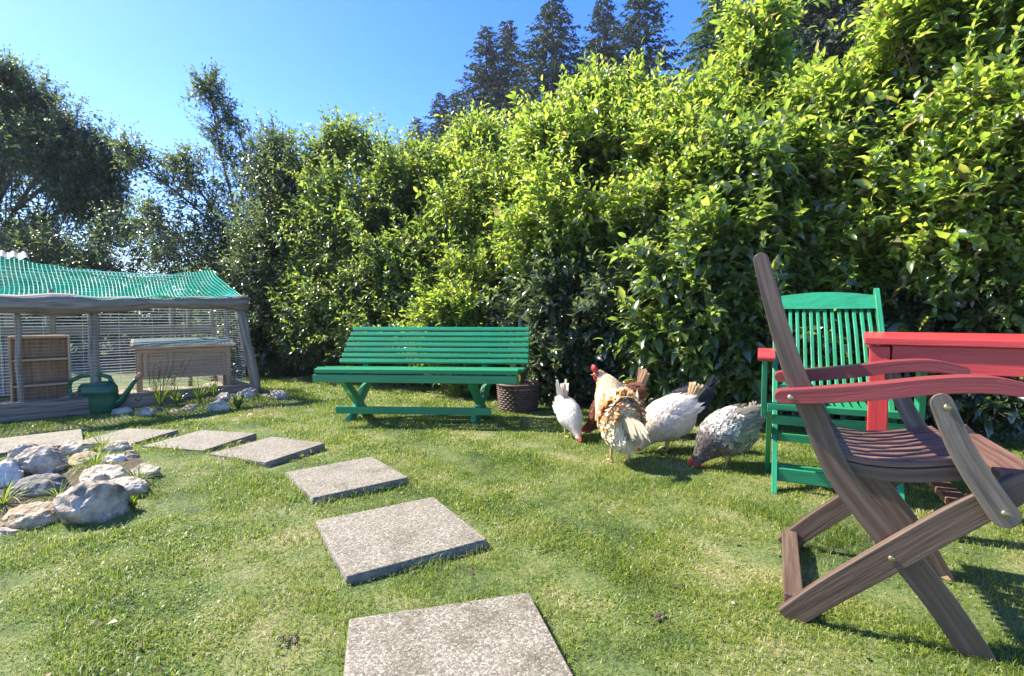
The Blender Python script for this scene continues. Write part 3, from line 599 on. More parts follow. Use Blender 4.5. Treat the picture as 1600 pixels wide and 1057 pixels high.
shrub('shrub', 'big-leaved shrub behind the others where the hedge meets the conifers', 'shrub', at(1250, 600, 6.2)[:2],
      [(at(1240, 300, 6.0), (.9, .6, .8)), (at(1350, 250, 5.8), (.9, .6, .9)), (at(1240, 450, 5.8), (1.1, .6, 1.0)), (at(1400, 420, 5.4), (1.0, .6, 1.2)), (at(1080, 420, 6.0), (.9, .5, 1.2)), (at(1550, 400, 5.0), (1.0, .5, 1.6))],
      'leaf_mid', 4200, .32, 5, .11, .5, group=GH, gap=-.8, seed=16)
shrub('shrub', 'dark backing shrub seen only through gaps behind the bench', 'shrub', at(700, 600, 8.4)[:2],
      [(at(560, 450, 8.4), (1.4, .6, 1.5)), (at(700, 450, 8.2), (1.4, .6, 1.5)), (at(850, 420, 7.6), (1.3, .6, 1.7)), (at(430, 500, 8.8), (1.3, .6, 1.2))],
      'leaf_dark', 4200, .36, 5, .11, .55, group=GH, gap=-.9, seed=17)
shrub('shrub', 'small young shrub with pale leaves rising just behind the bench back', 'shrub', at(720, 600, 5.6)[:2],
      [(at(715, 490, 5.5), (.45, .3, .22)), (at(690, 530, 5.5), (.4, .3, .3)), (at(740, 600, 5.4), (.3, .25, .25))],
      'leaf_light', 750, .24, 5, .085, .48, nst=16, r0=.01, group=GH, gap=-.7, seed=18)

# conifers on the slope behind
def conifer_mesh(name, h, r, nbr, seed, drooping=.35, spray=.24, dens=1.):
    rg = np.random.default_rng(seed); V = []; F = []; off = 0
    z = h*(.04+.95*np.sort(rg.random(nbr)**.75)); az = rg.uniform(0, 2*np.pi, nbr)
    ln = r*(1-z/h)**.92*rg.uniform(.6, 1.2, nbr)*(1+.18*np.sin(z*5))+.12
    for i in range(nbr):
        L = ln[i]; k = max(6, int(L*26*dens)); t = rg.uniform(.08, 1, k)**.8
        d = np.array([math.cos(az[i]), math.sin(az[i]), 0])
        sag = -drooping*L*(t**1.3)+.18*L*t**3
        P = np.array([0, 0, z[i]])+d*(L*t)[:, None]+np.stack([0*t, 0*t, sag], -1)
        s = np.array([-d[1], d[0], 0]); sg = rg.choice([-1, 1], k)[:, None]
        dd = nrm(d*.8+s*sg*rg.uniform(.2, 1.1, (k, 1))+np.array([0, 0, -.45])*rg.uniform(.2, 1.6, (k, 1))+rg.normal(0, .2, (k, 3)))
        N = nrm(np.array([0, 0, 1.])+rg.normal(0, .6, (k, 3))); l = spray*rg.uniform(.5, 1.3, k)*(1-.4*z[i]/h)
        v, f = leaves(P, dd, N, l, l*.42, .25); V.append(v); F.append(f+off); off += len(v)
    return np_mesh(name, np.concatenate(V), [np.concatenate(F)])
def trunk_mesh(h, r):
    s = MB(); s.tube([(0, 0, -.3), (0, 0, h*.3), (0.02, 0, h*.7), (0, 0, h*.99)], [r, r*.75, r*.35, .01], 8)
    for k in range(46):
        z = h*(.1+.85*k/46); a = k*2.4; l = 2.6*(1-z/h)**.8*.8; s.tube([(0, 0, z), (math.cos(a)*l*.5, math.sin(a)*l*.5, z-.12*l), (math.cos(a)*l, math.sin(a)*l, z-.22*l)], [.05*(1-z/h)+.012, .02, .006], 4, cap=False)
    return np_mesh('trunk', s.v, [np.array([f for f in s.f if len(f) == 4])] , True)
cm = [conifer_mesh('crown', 16, 4.9, 950, 11), conifer_mesh('crown', 16, 4.4, 900, 12), conifer_mesh('crown', 16, 5.4, 1000, 13)]
cl = conifer_mesh('crown', 16, 5.2, 1000, 21, .6, .26, 1.3)
tm = trunk_mesh(16, .22)
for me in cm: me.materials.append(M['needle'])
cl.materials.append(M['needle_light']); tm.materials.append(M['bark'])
sp = [(651, 180, 48, 0, 'smallest spruce at the left end of the row against the sky'),
      (688, 142, 45, 1, 'narrow spruce second from the left of the row'),
      (713, 138, 46, 2, 'narrow spruce touching the left side of the tall pair'),
      (760, 36, 38, 0, 'left spruce of the tall pair left of the biggest spruce'),
      (793, 28, 40, 1, 'right spruce of the tall pair left of the biggest spruce'),
      (863, -20, 35, 2, 'biggest dark spruce in the middle of the skyline'),
      (943, -10, 37, 1, 'slim spruce just right of the biggest spruce'),
      (1000, -45, 34, 0, 'tall spruce cut by the top edge, above the bright hedge leaves')]
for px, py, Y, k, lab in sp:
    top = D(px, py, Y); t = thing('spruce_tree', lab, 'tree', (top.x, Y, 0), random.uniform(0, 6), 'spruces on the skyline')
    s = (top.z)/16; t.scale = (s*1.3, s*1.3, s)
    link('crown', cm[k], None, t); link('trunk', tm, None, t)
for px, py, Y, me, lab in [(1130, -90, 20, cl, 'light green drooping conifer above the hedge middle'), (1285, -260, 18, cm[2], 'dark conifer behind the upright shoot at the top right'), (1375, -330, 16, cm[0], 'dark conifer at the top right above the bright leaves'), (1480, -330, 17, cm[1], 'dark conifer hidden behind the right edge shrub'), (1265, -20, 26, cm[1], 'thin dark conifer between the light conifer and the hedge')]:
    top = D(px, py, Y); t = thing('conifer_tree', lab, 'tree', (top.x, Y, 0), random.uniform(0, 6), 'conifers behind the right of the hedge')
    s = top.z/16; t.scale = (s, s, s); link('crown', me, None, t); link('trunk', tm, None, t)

# ---------------------------------------------------------------- chicken run
RC = Vector((-2.73, 5.35, 0)); RA = Vector((-.707, -.707, 0)); RB = Vector((-.707, .707, 0))
def rp(s, d, z): return RC+RA*s+RB*d+Vector((0, 0, z))
def onfront(px, py, d0=0):
    r = ray(px, py); o = RC+RB*d0; n = RB; t = n.dot(Vector((o.x, o.y, 0)))/n.dot(Vector((r.x, r.y, 0)))
    p = Vector((0, 0, CH))+r*t; return (p-RC).dot(RA), p.z
run = thing('chicken_run', 'weathered wood and wire chicken run with green netting over it', 'chicken run', tuple(RC))
def P0(v): return tuple(Vector(v)-RC)
DP = 1.15
b = MB()
# top beam: rough waney log
pts = []; rad = []
for k in range(40):
    s = .11+3.9*k/39; zz = .985-.012*s+.012*math.sin(s*3.1); pts.append(P0(rp(s, -.03, zz+.004))); rad.append((.047+.014*math.sin(s*4.3+1)+.008*math.sin(s*13)+.01*min(s, 1.5)))
b.tube(pts, rad, 12, flat=1.2); beam = b.build('top_beam', M['beam'], run, smooth=True)
b = MB(); b.bar(P0(rp(.0, -.02, .045)), P0(rp(3.9, -.02, .08)), .05, .2); b.build('base_board', M['beam'], run, bev=.006)
def post(s, d, z0, z1, w, lean=(0, 0)):
    b = MB(); n = 6; pts = [P0(rp(s+lean[0]*(1-k/n)+.006*math.sin(k*2+s), d+lean[1]*(1-k/n), z0+(z1-z0)*k/n)) for k in range(n+1)]
    b.tube(pts, [w*(1+.08*math.sin(k*3.1)) for k in range(n+1)], 10); return b.build('post', M['weathered'], run, smooth=True)
post(.17, 0, -.05, .95, .05, (-.17, 0)); s1, _ = onfront(148, 550); post(s1, .05, 0, .95, .04)
for px in (29,): s2, _ = onfront(px, 550); post(s2, .05, 0, .95, .022)
for px, d in ((82, .55), (268, DP), (295, DP), (331, DP), (354, .75)):
    s2, _ = onfront(px, 500, d); post(s2, d, 0, 1.26 if d == DP else 1.0+.2*d, .022)
for s2 in (1.6, 2.4, 3.2): post(s2, DP, 0, 1.3, .025)
b = MB(); b.bar(P0(rp(.1, DP+.02, 1.24)), P0(rp(3.9, DP+.02, 1.24)), .03, .04); b.build('rear_rail', M['weathered'], run, bev=.004)
b = MB(); b.bar(P0(rp(.1, DP, .70)), P0(rp(2.4, DP, .72)), .03, .1); b.bar(P0(rp(.1, .05, .06)), P0(rp(.1, DP, .06)), .04, .16); b.build('rear_board', M['weathered'], run, bev=.004)
def wires(f, s0, s1, z0, z1, dz, dv, name='wire_mesh', r=.0016):
    b = MB(); n = int((z1-z0)/dz); L = s1-s0; seg = max(2, int(L/.3))
    for i in range(n+1):
        z = z0+i*dz; ph = i*1.7
        b.tube([P0(f(s0+L*k/seg, z+.0035*math.sin(k*2.3+ph))) for k in range(seg+1)], r, 4, cap=False)
    m = int(L/dv)
    for j in range(m+1):
        b.tube([P0(f(s0+j*dv, z0)), P0(f(s0+j*dv, (z0+z1)/2)), P0(f(s0+j*dv, z1))], r*.45, 3, cap=False)
    return b.build(name, M['wire'], run)
wires(lambda s, z: rp(s, -.005, z), .14, 3.8, .17, .95, .03, .4, r=.0006)
wires(lambda s, z: rp(.13, s, z), 0, DP, .14, .97, .0235, .1, r=.0014)
wires(lambda s, z: rp(s, DP-.03, z), .14, 3.8, .1, 1.34, .030, .3, r=.0042)
# netting: sagging sheet turned into cords
nx, ny = 120, 46; nv = []
for i in range(nx+1):
    s = .1+3.8*i/nx
    for j in range(ny+1):
        t = j/ny; d = -.07+t*(DP+.07+.04)
        zf = 1.045-.012*s+.012*math.sin(s*3.1)+.012*math.sin(s*9); zb = 1.43-.1*math.sin(math.pi*min(max(s/1.85, 0), 1))+(.02*math.sin(s*7))*(.3)
        z = zf*(1-t)+zb*t-.16*math.sin(math.pi*t)*(1 if s > .45 else .35+.65*max(s-.1, 0)/.35)
        nv.append(P0(rp(s+.012*math.sin(t*9+s*3), d+.01*math.sin(s*8), z+.006*math.sin(s*23+t*17))))
nf = [(i*(ny+1)+j, (i+1)*(ny+1)+j, (i+1)*(ny+1)+j+1, i*(ny+1)+j+1) for i in range(nx) for j in range(ny)]
me = bpy.data.meshes.new('netting'); me.from_pydata(nv, [], nf); net = link('netting', me, M['net'], run)
wf = net.modifiers.new('cords', 'WIREFRAME'); wf.thickness = .0082; wf.use_replace = True; wf.use_boundary = True
# litter floor
b = MB(); n = 24; vs = [rp(.12+3.8*i/n, .02+(DP-.05)*j/8, .055+.018*math.sin(i*1.9+j)+.012*math.sin(i*.7*j)) for i in range(n+1) for j in range(9)]
b.add(vs, [(i*9+j, (i+1)*9+j, (i+1)*9+j+1, i*9+j+1) for i in range(n) for j in range(8)])
st = b.build('straw_litter', M['straw'], smooth=True); tag(st, 'pale straw litter on the floor of the chicken run', 'litter', kind='stuff')

# hen house at the left with a corrugated roof
hh = thing('hen_house', 'small wooden hen house with grey corrugated roof above the netting', 'hen house', (-6.0, 5.25, 0), R(45))
b = MB()
for k in range(9): b.box((-.52+.13*k, 0, .72), (.124, .75, 1.44))
b.build('wall', M['weathered'], hh, bev=.004)
n = 90; b = MB(); vs = []
for i in range(n+1):
    x = -.68+1.36*i/n; z = .018*math.sin(x*2*math.pi/.09)
    for y, zz in ((-.5, 1.47), (.5, 1.62)): vs += [(x, y, zz+z), (x, y, zz+z+.004)]
fs = []
for i in range(n): a = i*4; fs += [(a, a+4, a+6, a+2), (a+1, a+3, a+7, a+5), (a, a+1, a+5, a+4), (a+2, a+6, a+7, a+3)]
b.add(vs, fs); b.build('roof', M['metal_roof'], hh)
b = MB(); b.box((0, -.39, 1.38), (1.25, .03, .1)); b.build('fascia', M['weathered'], hh, bev=.004)

# nest box cabinet inside the run
sN, zN = onfront(66, 640, .3)
nb = thing('nest_box', 'open brown wooden nest box with three shelves inside the run', 'nest box', tuple(rp(sN, .32, .03)), R(45))
def nbp(name, c, s): b = MB(); b.box(c, s); return b.build(name, M['hutch_wood'], nb, bev=.003)
nbp('back_panel', (0, .14, .33), (.36, .015, .64)); nbp('side_panel', (-.185, 0, .33), (.018, .3, .66)); nbp('side_panel', (.185, 0, .33), (.018, .3, .66))
for z in (.03, .24, .46, .655): nbp('shelf', (0, -.005, z), (.35, .29, .018))
b = MB(); b.bar((-.1, -.16, .0), (.38, -.16, .22), .02, .03); b.build('ramp', M['hutch_wood'], nb)

# hutch
hc = Vector((-3.44, 5.25, 0)); hA = math.atan2(.5, .70)
hu = thing('rabbit_hutch', 'brown wooden hutch on short legs with green felt lid inside the run', 'hutch', (hc.x-.10, hc.y+.13, .03), hA)
W_, D_, = .84, .40
for x in (-W_/2+.025, W_/2-.025):
    for y in (-D_/2+.02, D_/2-.02):
        b = MB(); b.box((x, y, .25), (.045, .045, .5)); b.build('leg', M['hutch_wood'], hu, bev=.003)
b = MB(); b.box((0, 0, .336), (W_-.04, D_-.03, .28)); b.build('body', M['hutch_panel'], hu, bev=.002)
b = MB()
yf = -D_/2+.003
b.box((0, yf, .478), (W_-.094, .02, .05)); b.box((0, yf, .212), (W_-.094, .02, .04)); b.box((-.13, yf-.001, .342), (.035, .018, .22))
b.box((-W_/2+.08, yf-.001, .342), (.03, .018, .22)); b.box((W_/2-.065, yf-.001, .342), (.03, .018, .22))
b.build('front_frame', M['hutch_wood'], hu, bev=.002)
rot = Matrix.Rotation(R(7), 3, 'X'); b = MB(); b.box((0, -.01, .545), (W_+.08, D_+.12, .018), rot); b.build('roof_board', M['hutch_wood'], hu, bev=.002)
b = MB(); b.box((0, -.01, .5565), (W_+.03, D_+.08, .006), rot); b.build('roof_felt', M['felt'], hu)

# ---------------------------------------------------------------- watering can
p = G(140, 649, 0); wc = thing('watering_can', 'large dark green plastic watering can standing on the grass by the run', 'watering can', (p.x, p.y+.1, float(hgt(p.x, p.y))), R(6)); wc.scale = (.87,)*3
b = MB(); prof = [(.0, .165), (.02, .175), (.14, .18), (.2, .178), (.205, .184), (.225, .18), (.27, .172), (.295, .15)]
prof = [(z, r) for z, r in prof]; n = 28; base = 0
for z, r in prof:
    for k in range(n):
        a = 2*math.pi*k/n; b.v.append((r*math.cos(a), r*.62*math.sin(a), z))
for i in range(len(prof)-1):
    for k in range(n): b.f.append((i*n+k, i*n+(k+1) % n, (i+1)*n+(k+1) % n, (i+1)*n+k))
b.f.append(tuple(range(n))); b.f.append(tuple((len(prof)-1)*n+k for k in range(n))); b.build('body', M['can'], wc, smooth=True)
b = MB(); b.tube([(-.165, 0, .14), (-.25, 0, .17), (-.28, 0, .25), (-.25, 0, .33), (-.15, 0, .375), (.02, 0, .385), (.11, 0, .36), (.145, 0, .28)], .017, 10, flat=1.3); b.build('handle', M['can'], wc, smooth=True)
b = MB(); b.tube([(.15, 0, .08), (.22, 0, .12), (.3, 0, .24), (.37, 0, .345)], [.05, .035, .022, .018], 12); b.build('spout', M['can'], wc, smooth=True)
b = MB(); b.tube([(.36, 0, .34), (.4, 0, .375), (.41, 0, .38)], [.018, .03, .03], 12); b.build('spout_rose', M['hutch_wood'], wc, smooth=True)
b = MB(); b.tube([(.05, 0, .29), (.05, 0, .315)], [.07, .066], 16); b.build('filler_neck', M['can'], wc, smooth=True)

# ---------------------------------------------------------------- bench
be = thing('garden_bench', 'long green painted slatted garden bench with crossed legs in front of the hedge', 'bench', (-.76, 3.86, 0), R(-4))
def board(name, x0, x1, y, z, wy, wz, tilt=0, m='green_paint', par=None):
    b = MB(); b.box(((x0+x1)/2, y, z), (x1-x0, wy, wz), Matrix.Rotation(R(tilt), 3, 'X')); return b.build(name, M[m], par or be, bev=.006)
L0, L1 = -.8, .8
board('seat_slat', L0-.01, L1+.0, 0, .375, .026, .062); board('seat_slat', L0, L1+.01, .03, .437, .075, .034, 10)
board('seat_slat', L0+.02, L1+.05, .125, .44, .075, .026, 2); board('seat_slat', L0+.02, L1+.05, .215, .432, .075, .026, -3); board('seat_slat', L0+.02, L1+.05, .305, .425, .075, .026, -3)
for k in range(7): 
    t = k/6; board('back_slat', L0+.045+.008*k, L1+.075, .385+.19*t, .478+.268*t, .022, .040, -35)
for x in (-.56, .47):
    b = MB(); b.bar((x-.05, .03, .41), (x+.045, .40, -.01), .05, .062); b.build('leg', M['green_paint'], be, bev=.004)
    b = MB(); b.bar((x+.085, .42, .40), (x-.03, .17, -.01), .05, .062); b.build('leg', M['green_paint'], be, bev=.004)
    b = MB(); b.bar((x+.03, .04, .405), (x+.03, .42, .395), .05, .04); b.bar((x+.03, .37, .38), (x+.03, .60, .76), .05, .03); b.build('seat_bracket', M['green_paint'], be, bev=.004)
board('stretcher', -.70, .58, .165, .095, .03, .06)

# wicker basket and the lily plant in it
p = G(810, 648, 0); ba = thing('wicker_basket', 'dark brown woven basket planter on the grass at the right of the bench', 'basket', (p.x, p.y+.2, 0))
b = MB(); n = 44; rows = 11
for i in range(rows):
    z = .012+.021*i; r = .165+.02*i/rows
    b.tube([((r+.007*(1 if (k+i) % 2 else -1))*math.cos(2*math.pi*k/n), (r+.007*(1 if (k+i) % 2 else -1))*math.sin(2*math.pi*k/n), z) for k in range(n+1)], .0105, 6, cap=False)
b.build('woven_wall', M['wicker'], ba, smooth=True)
b = MB(); b.tube([(.19*math.cos(2*math.pi*k/40), .19*math.sin(2*math.pi*k/40), .245) for k in range(41)], .014, 6, cap=False); b.build('rim', M['wicker'], ba, smooth=True)
b = MB(); b.tube([(0, 0, .0), (0, 0, .2)], [.155, .172], 24); b.build('potting_soil', M['soil'], ba)
def strap_plant(name, label, cat, loc, n, L, W, h, m, group=None, lean=1., stem=0):
    t = thing(name, label, cat, loc, group=group); V = []; F = []; off = 0
    for i in range(n):
        a = random.uniform(0, 6.283); l = L*random.uniform(.6, 1.2); k = 6; le = lean*random.uniform(.3, 1.1); z0 = random.uniform(0, stem)
        for j in range(k+1):
            s = j/k; x = le*l*s*.8; z = z0+h*l*(s-.55*le*s*s)*1.2; wv = W*(.35+math.sin(math.pi*min(s*.9+.08, 1))*.65)*(1 if j < k else .1)/2
            c = np.array([x*math.cos(a), x*math.sin(a), z]); sd = np.array([-math.sin(a), math.cos(a), 0])*wv
            V += [c-sd, c+np.array([0, 0, -wv*.5]), c+sd]
        for j in range(k): o = off+j*3; F += [(o, o+1, o+4, o+3), (o+1, o+2, o+5, o+4)]
        off += (k+1)*3
    link('leaves', np_mesh('leaves', np.array(V), [np.array(F)], True), M[m], t)
    if stem:
        b = MB()
        for i in range(5): a = i*1.3; b.tube([(0, 0, 0), (math.cos(a)*.04, math.sin(a)*.04, stem*.6), (math.cos(a)*.08, math.sin(a)*.08, stem*1.1)], [.006, .004, .002], 5)
        b.build('stem', M['twig'], t)
    return t
strap_plant('lily_plant', 'dark leafy lily plant growing out of the wicker basket', 'plant', (p.x+.02, p.y+.2, .2), 60, .3, .04, 1., 'leaf_dark', stem=.4)

# plants and weeds in the stone bed and the rock pile
weeds = [(250, 640, 4.6, 26, .30, .012, 'tall grassy weed with seed heads in front of the hutch'), (312, 632, 4.75, 30, .2, .014, 'bushy grass clump below the middle of the hutch'),
         (276, 636, 4.6, 22, .17, .02, 'short leafy weed between the small edging stones'), (215, 640, 4.6, 26, .14, .014, 'low grass tuft just right of the watering can'),
         (372, 640, 4.5, 14, .12, .05, 'broad-leaved light green weed beside the pale blocky boulder'), (335, 622, 4.95, 20, .16, .02, 'weed clump against the hutch right leg'),
         (148, 745, 2.5, 46, .13, .006, 'grass tuft growing over the middle of the rock pile'), (215, 752, 2.38, 40, .1, .006, 'grass tuft at the right of the rock pile'),
         (160, 700, 2.85, 34, .13, .006, 'grass tuft at the back of the rock pile'), (92, 785, 2.15, 24, .12, .005, 'thin grass tuft in the gap beside the tan boulder'), (6, 800, 2.1, 30, .13, .008, 'grass tuft at the left edge of the frame by the white rock'),
         (208, 792, 2.12, 40, .055, .012, 'low dark weed tuft in the shade right of the pile')]
for px, py, Y, n, L, W, lab in weeds:
    q = D(px, py, Y); z = float(hgt(q.x, q.y)); strap_plant('weed', lab, 'weed', (q.x, q.y, max(z, min(q.z-.02, .12) if Y < 3 else z)), int(n*(1.8 if W < .03 else 1)), L, W*(.45 if W < .03 else 1), 1.15, 'leaf_mid' if W > .015 else 'blades', 'weeds among the stones', .9 if W > .008 else 1.7)
b = MB(); q = D(235, 600, 4.7)
tw = thing('seed_stalk', 'thin seed stalks standing above the weeds in front of the hutch', 'plant', (q.x, q.y, .05))
for i in range(9):
    a = random.uniform(-.12, .3); l = random.uniform(.28, .46); pts = [(a*.4, random.uniform(-.05, .05), 0), (a, 0, l*.6), (a*1.3, .02, l)]; b.tube(pts, [.002, .0018, .001], 4)
    for j in range(14): s = .6+.4*j/14; x = a+(a*.3)*(s-.6)/.4; b.tube([(x, 0, l*s), (x+random.uniform(-.02, .02), random.uniform(-.02, .02), l*s+.015)], [.003, .001], 4)
b.build('stalks', M['twig'], tw)

# ---------------------------------------------------------------- folding chairs (same family of frame)
def crossbar(P, u, z, v0, v1, wu, wz, name, m, par, bev=.003, tilt=None):
    b = MB(); a, c = Vector(P(u, v0, z)), Vector(P(u, v1, z)); b.bar(a, c, wu, wz); return b.build(name, m, par, bev=bev)
def folding_chair(O, fdir, label, wood, armm, seatm, post, leg2, arm, sup, W, seat, slats_lateral, back):
    t = thing('folding_chair', label, 'chair', (O[0], O[1], 0)); f = Vector((fdir[0], fdir[1], 0)).normalized(); l = Vector((-f.y, f.x, 0))
    return t, (lambda u, v, z: tuple(f*u+l*v+Vector((0, 0, z))))
# brown chair seen from its side: u to the right, v away from the camera
t, P = folding_chair((.78, 1.39), (.885, -.465), 'brown teak folding chair with dull red armrests nearest the camera', None, None, None, 0, 0, 0, 0, 0, 0, 0, 0)
T = M['teak']; Wd = .54
POST = ([(-.082, 1.03), (-.035, .85), (.012, .70), (.065, .57), (.125, .43), (.235, .28), (.35, .13), (.43, .005)], [.042, .05, .056, .06, .066, .07, .07, .068])
PF = ([(-.082, 1.03), (-.035, .85), (.012, .70), (.075, .57), (.135, .45), (.265, .31), (.38, .15), (.46, .005)], POST[1])
LEG = ([(.005, .0), (.10, .10), (.24, .235), (.37, .36), (.45, .43), (.53, .50)], [.062, .07, .074, .072, .066, .045])
for sgn, (v0, v1), pp in ((0, (.028, .052), POST), (1, (Wd-.052, Wd-.028), PF)):
    b = MB(); b.plank(*pp, v0, v1, P); b.build('back_post', T, t, bev=.003)
for v0, v1 in ((0, .024), (Wd-.024, Wd)):
    b = MB(); b.plank(*LEG, v0, v1, P, rnd=False); b.build('leg', T, t, bev=.003)
for v0, v1 in ((-.02, .045), (Wd-.045, Wd+.02)):
    b = MB(); b.plank([(-.02, .642), (.07, .652), (.2, .672), (.32, .695), (.42, .703), (.50, .69)], [.038, .042, .042, .04, .04, .03], v0, v1, P); b.build('armrest', M['arm_red'], t, bev=.006)
for v0, v1 in ((-.024, -.001), (Wd+.001, Wd+.024)):
    b = MB(); b.plank([(.325, .655), (.36, .56), (.40, .48), (.45, .395)], [.046, .05, .055, .058], v0, v1, P); b.build('arm_support', M['teak_grey'], t, bev=.003)
b = MB()  # back laths between the two posts, edge-on to the camera
for k in range(9):
    v = .075+.048*k; b.plank([(-.075, 1.0), (-.035, .85), (.012, .70), (.07, .56)], [.014]*4, v, v+.026, P, rnd=False)
b.build('back_laths', T, t, bev=.002)
crossbar(P, -.07, .985, .053, Wd-.053, .02, .055, 'back_rail', T, t); crossbar(P, .068, .55, .053, Wd-.053, .02, .035, 'back_rail', T, t)
crossbar(P, .022, .05, .025, Wd-.025, .05, .03, 'foot_rail', T, t); crossbar(P, .50, .478, .025, Wd-.025, .1, .02, 'front_rail', M['teak_seat'], t); crossbar(P, .40, .37, .02, Wd-.02, .05, .02, 'lower_rail', M['teak_seat'], t)
for k in range(14):
    v = .058+.0305*k; b = MB(); sag = 0
    b.plank([(.10, .478), (.2, .467), (.3, .475), (.42, .503)], [.016]*4, v, v+.019, P, rnd=False); b.build('seat_slat', M['teak_seat'], t, bev=.003)
for v0, v1 in ((.054, .0575), (Wd-.0575, Wd-.054)):
    pass
b = MB(); b.plank([(.10, .450), (.2, .440), (.3, .447), (.42, .474)], [.036]*4, .0525, .078, P, rnd=False); b.build('seat_rail', T, t, bev=.002)
b = MB(); b.plank([(.10, .450), (.2, .440), (.3, .447), (.42, .474)], [.036]*4, Wd-.078, Wd-.0525, P, rnd=False); b.build('seat_rail', T, t, bev=.002)
for u, z, v in ((.0, .643, -.022), (.24, .235, -.002), (.335, .645, -.026), (.448, .402, -.026)):
    b = MB(); b.tube([P(u, v, z), P(u, v-.004, z)], [.009, .007], 14); b.build('bolt', M['bolt'], t, smooth=True)

# green chair facing the camera: u towards the front, v along its width (left post at v=0)
gt, P = folding_chair((1.245, 2.42), (-.447, -.894), 'green slatted folding chair with red arm ends behind the table', None, None, None, 0, 0, 0, 0, 0, 0, 0, 0)
GM = M['chair_green']; Wg = .58
POST = ([(-.70, 1.0), (-.56, .80), (-.42, .60), (-.30, .45), (-.15, .25), (0.0, .0)], [.045, .05, .055, .055, .055, .055])
LEG = ([(-.38, .0), (-.27, .14), (-.13, .29), (.0, .41)], [.05, .055, .055, .05])
for v0, v1 in ((.028, .052), (Wg-.052, Wg-.028)):
    b = MB(); b.plank(*POST, v0, v1, P); b.build('back_post', GM, gt, bev=.003)
for v0, v1 in ((0, .024), (Wg-.024, Wg)):
    b = MB(); b.plank(*LEG, v0, v1, P); b.build('leg', GM, gt, bev=.003)
    b = MB(); b.plank([(.0, .655), (-.01, .52), (-.02, .375)], [.075, .08, .07], v0, v1, lambda u, v, z: P(u, v+(-.026 if v < .3 else .026), z), rnd=False); b.build('arm_support', GM, gt, bev=.003)
for v0, v1 in ((-.045, .03), (Wg-.03, Wg+.045)):
    b = MB(); b.plank([(.045, .665), (-.05, .685), (-.2, .685), (-.46, .665)], [.028, .028, .028, .028], v0, v1, P); b.build('armrest', M['red_paint'], gt, bev=.004)
def curve_rail(z0, h, name):   # crowned top rail
    b = MB(); n = 12
    for k in range(n):
        va, vb = .052+(Wg-.104)*k/n, .052+(Wg-.104)*(k+1)/n; ar = lambda v: .022*math.sin(math.pi*(v-.05)/(Wg-.1))
        q = []
        for v in (va, vb):
            for dz in (-h/2, h/2+ar(v)):
                for du in (-.01, .01): z = z0+dz; u = -.70*z+.0; q.append(P(-.70+(1-z)*.70+du, v, z))
        b.add(q, [(0, 1, 5, 4), (2, 6, 7, 3), (0, 4, 6, 2), (1, 3, 7, 5)] + ([(0, 2, 3, 1)] if k == 0 else []) + ([(4, 5, 7, 6)] if k == n-1 else []))
    return b.build(name, GM, gt)
curve_rail(.945, .075, 'top_rail')
crossbar(P, -.335, .475, .053, Wg-.053, .03, .05, 'back_rail', GM, gt)
for k in range(13):
    v = .075+.0345*k; b = MB(); b.plank([(-.665, .915), (-.53, .76), (-.42, .60), (-.33, .485)], [.016]*4, v, v+.017, P, rnd=False); b.build('back_slat', GM, gt, bev=.002)
crossbar(P, .0, .43, .0, Wg, .05, .03, 'front_rail', GM, gt)
for k in range(13):
    v = .06+.036*k; b = MB(); b.plank([(-.32, .425), (-.18, .413), (-.035, .427)], [.016]*3, v, v+.024, P, rnd=False); b.build('seat_slat', GM, gt, bev=.002)
crossbar(P, -.03, .36, .025, Wg-.025, .02, .045, 'seat_rail', GM, gt); crossbar(P, -.15, .25, .052, Wg-.052, .02, .04, 'lower_rail', GM, gt); crossbar(P, -.05, .085, .052, Wg-.052, .02, .065, 'foot_rail', GM, gt); crossbar(P, -.36, .03, .024, Wg-.024, .02, .05, 'foot_rail', GM, gt)

# ---------------------------------------------------------------- red table
ta = math.radians(-35); TX, TY = 1.40, 1.98
tb = thing('garden_table', 'bright red painted wooden garden table at the right edge', 'table', (TX, TY, 0), ta)
TL, TD, TZ = 1.35, .9, .782
b = MB()
for k in range(6): b.box((TL/2, TD*(k+.5)/6, TZ-.014), (TL, TD/6-.004, .028))
b.build('tabletop', M['red_paint'], tb, bev=.004)
b = MB(); b.box((TL/2, .03, TZ-.0785), (TL-.18, .022, .1)); b.box((TL/2, TD-.055, TZ-.0785), (TL-.24, .022, .1)); b.box((.065, TD/2, TZ-.0785), (.022, TD-.24, .1)); b.box((TL-.065, TD/2, TZ-.0785), (.022, TD-.24, .1)); b.build('apron', M['red_paint'], tb, bev=.002)
for x in (.05, TL-.05):
    for y in (.05, TD-.05): b = MB(); b.box((x, y, (TZ-.029)/2-.005), (.066, .066, TZ-.029)); b.build('leg', M['red_paint'], tb, bev=.004)

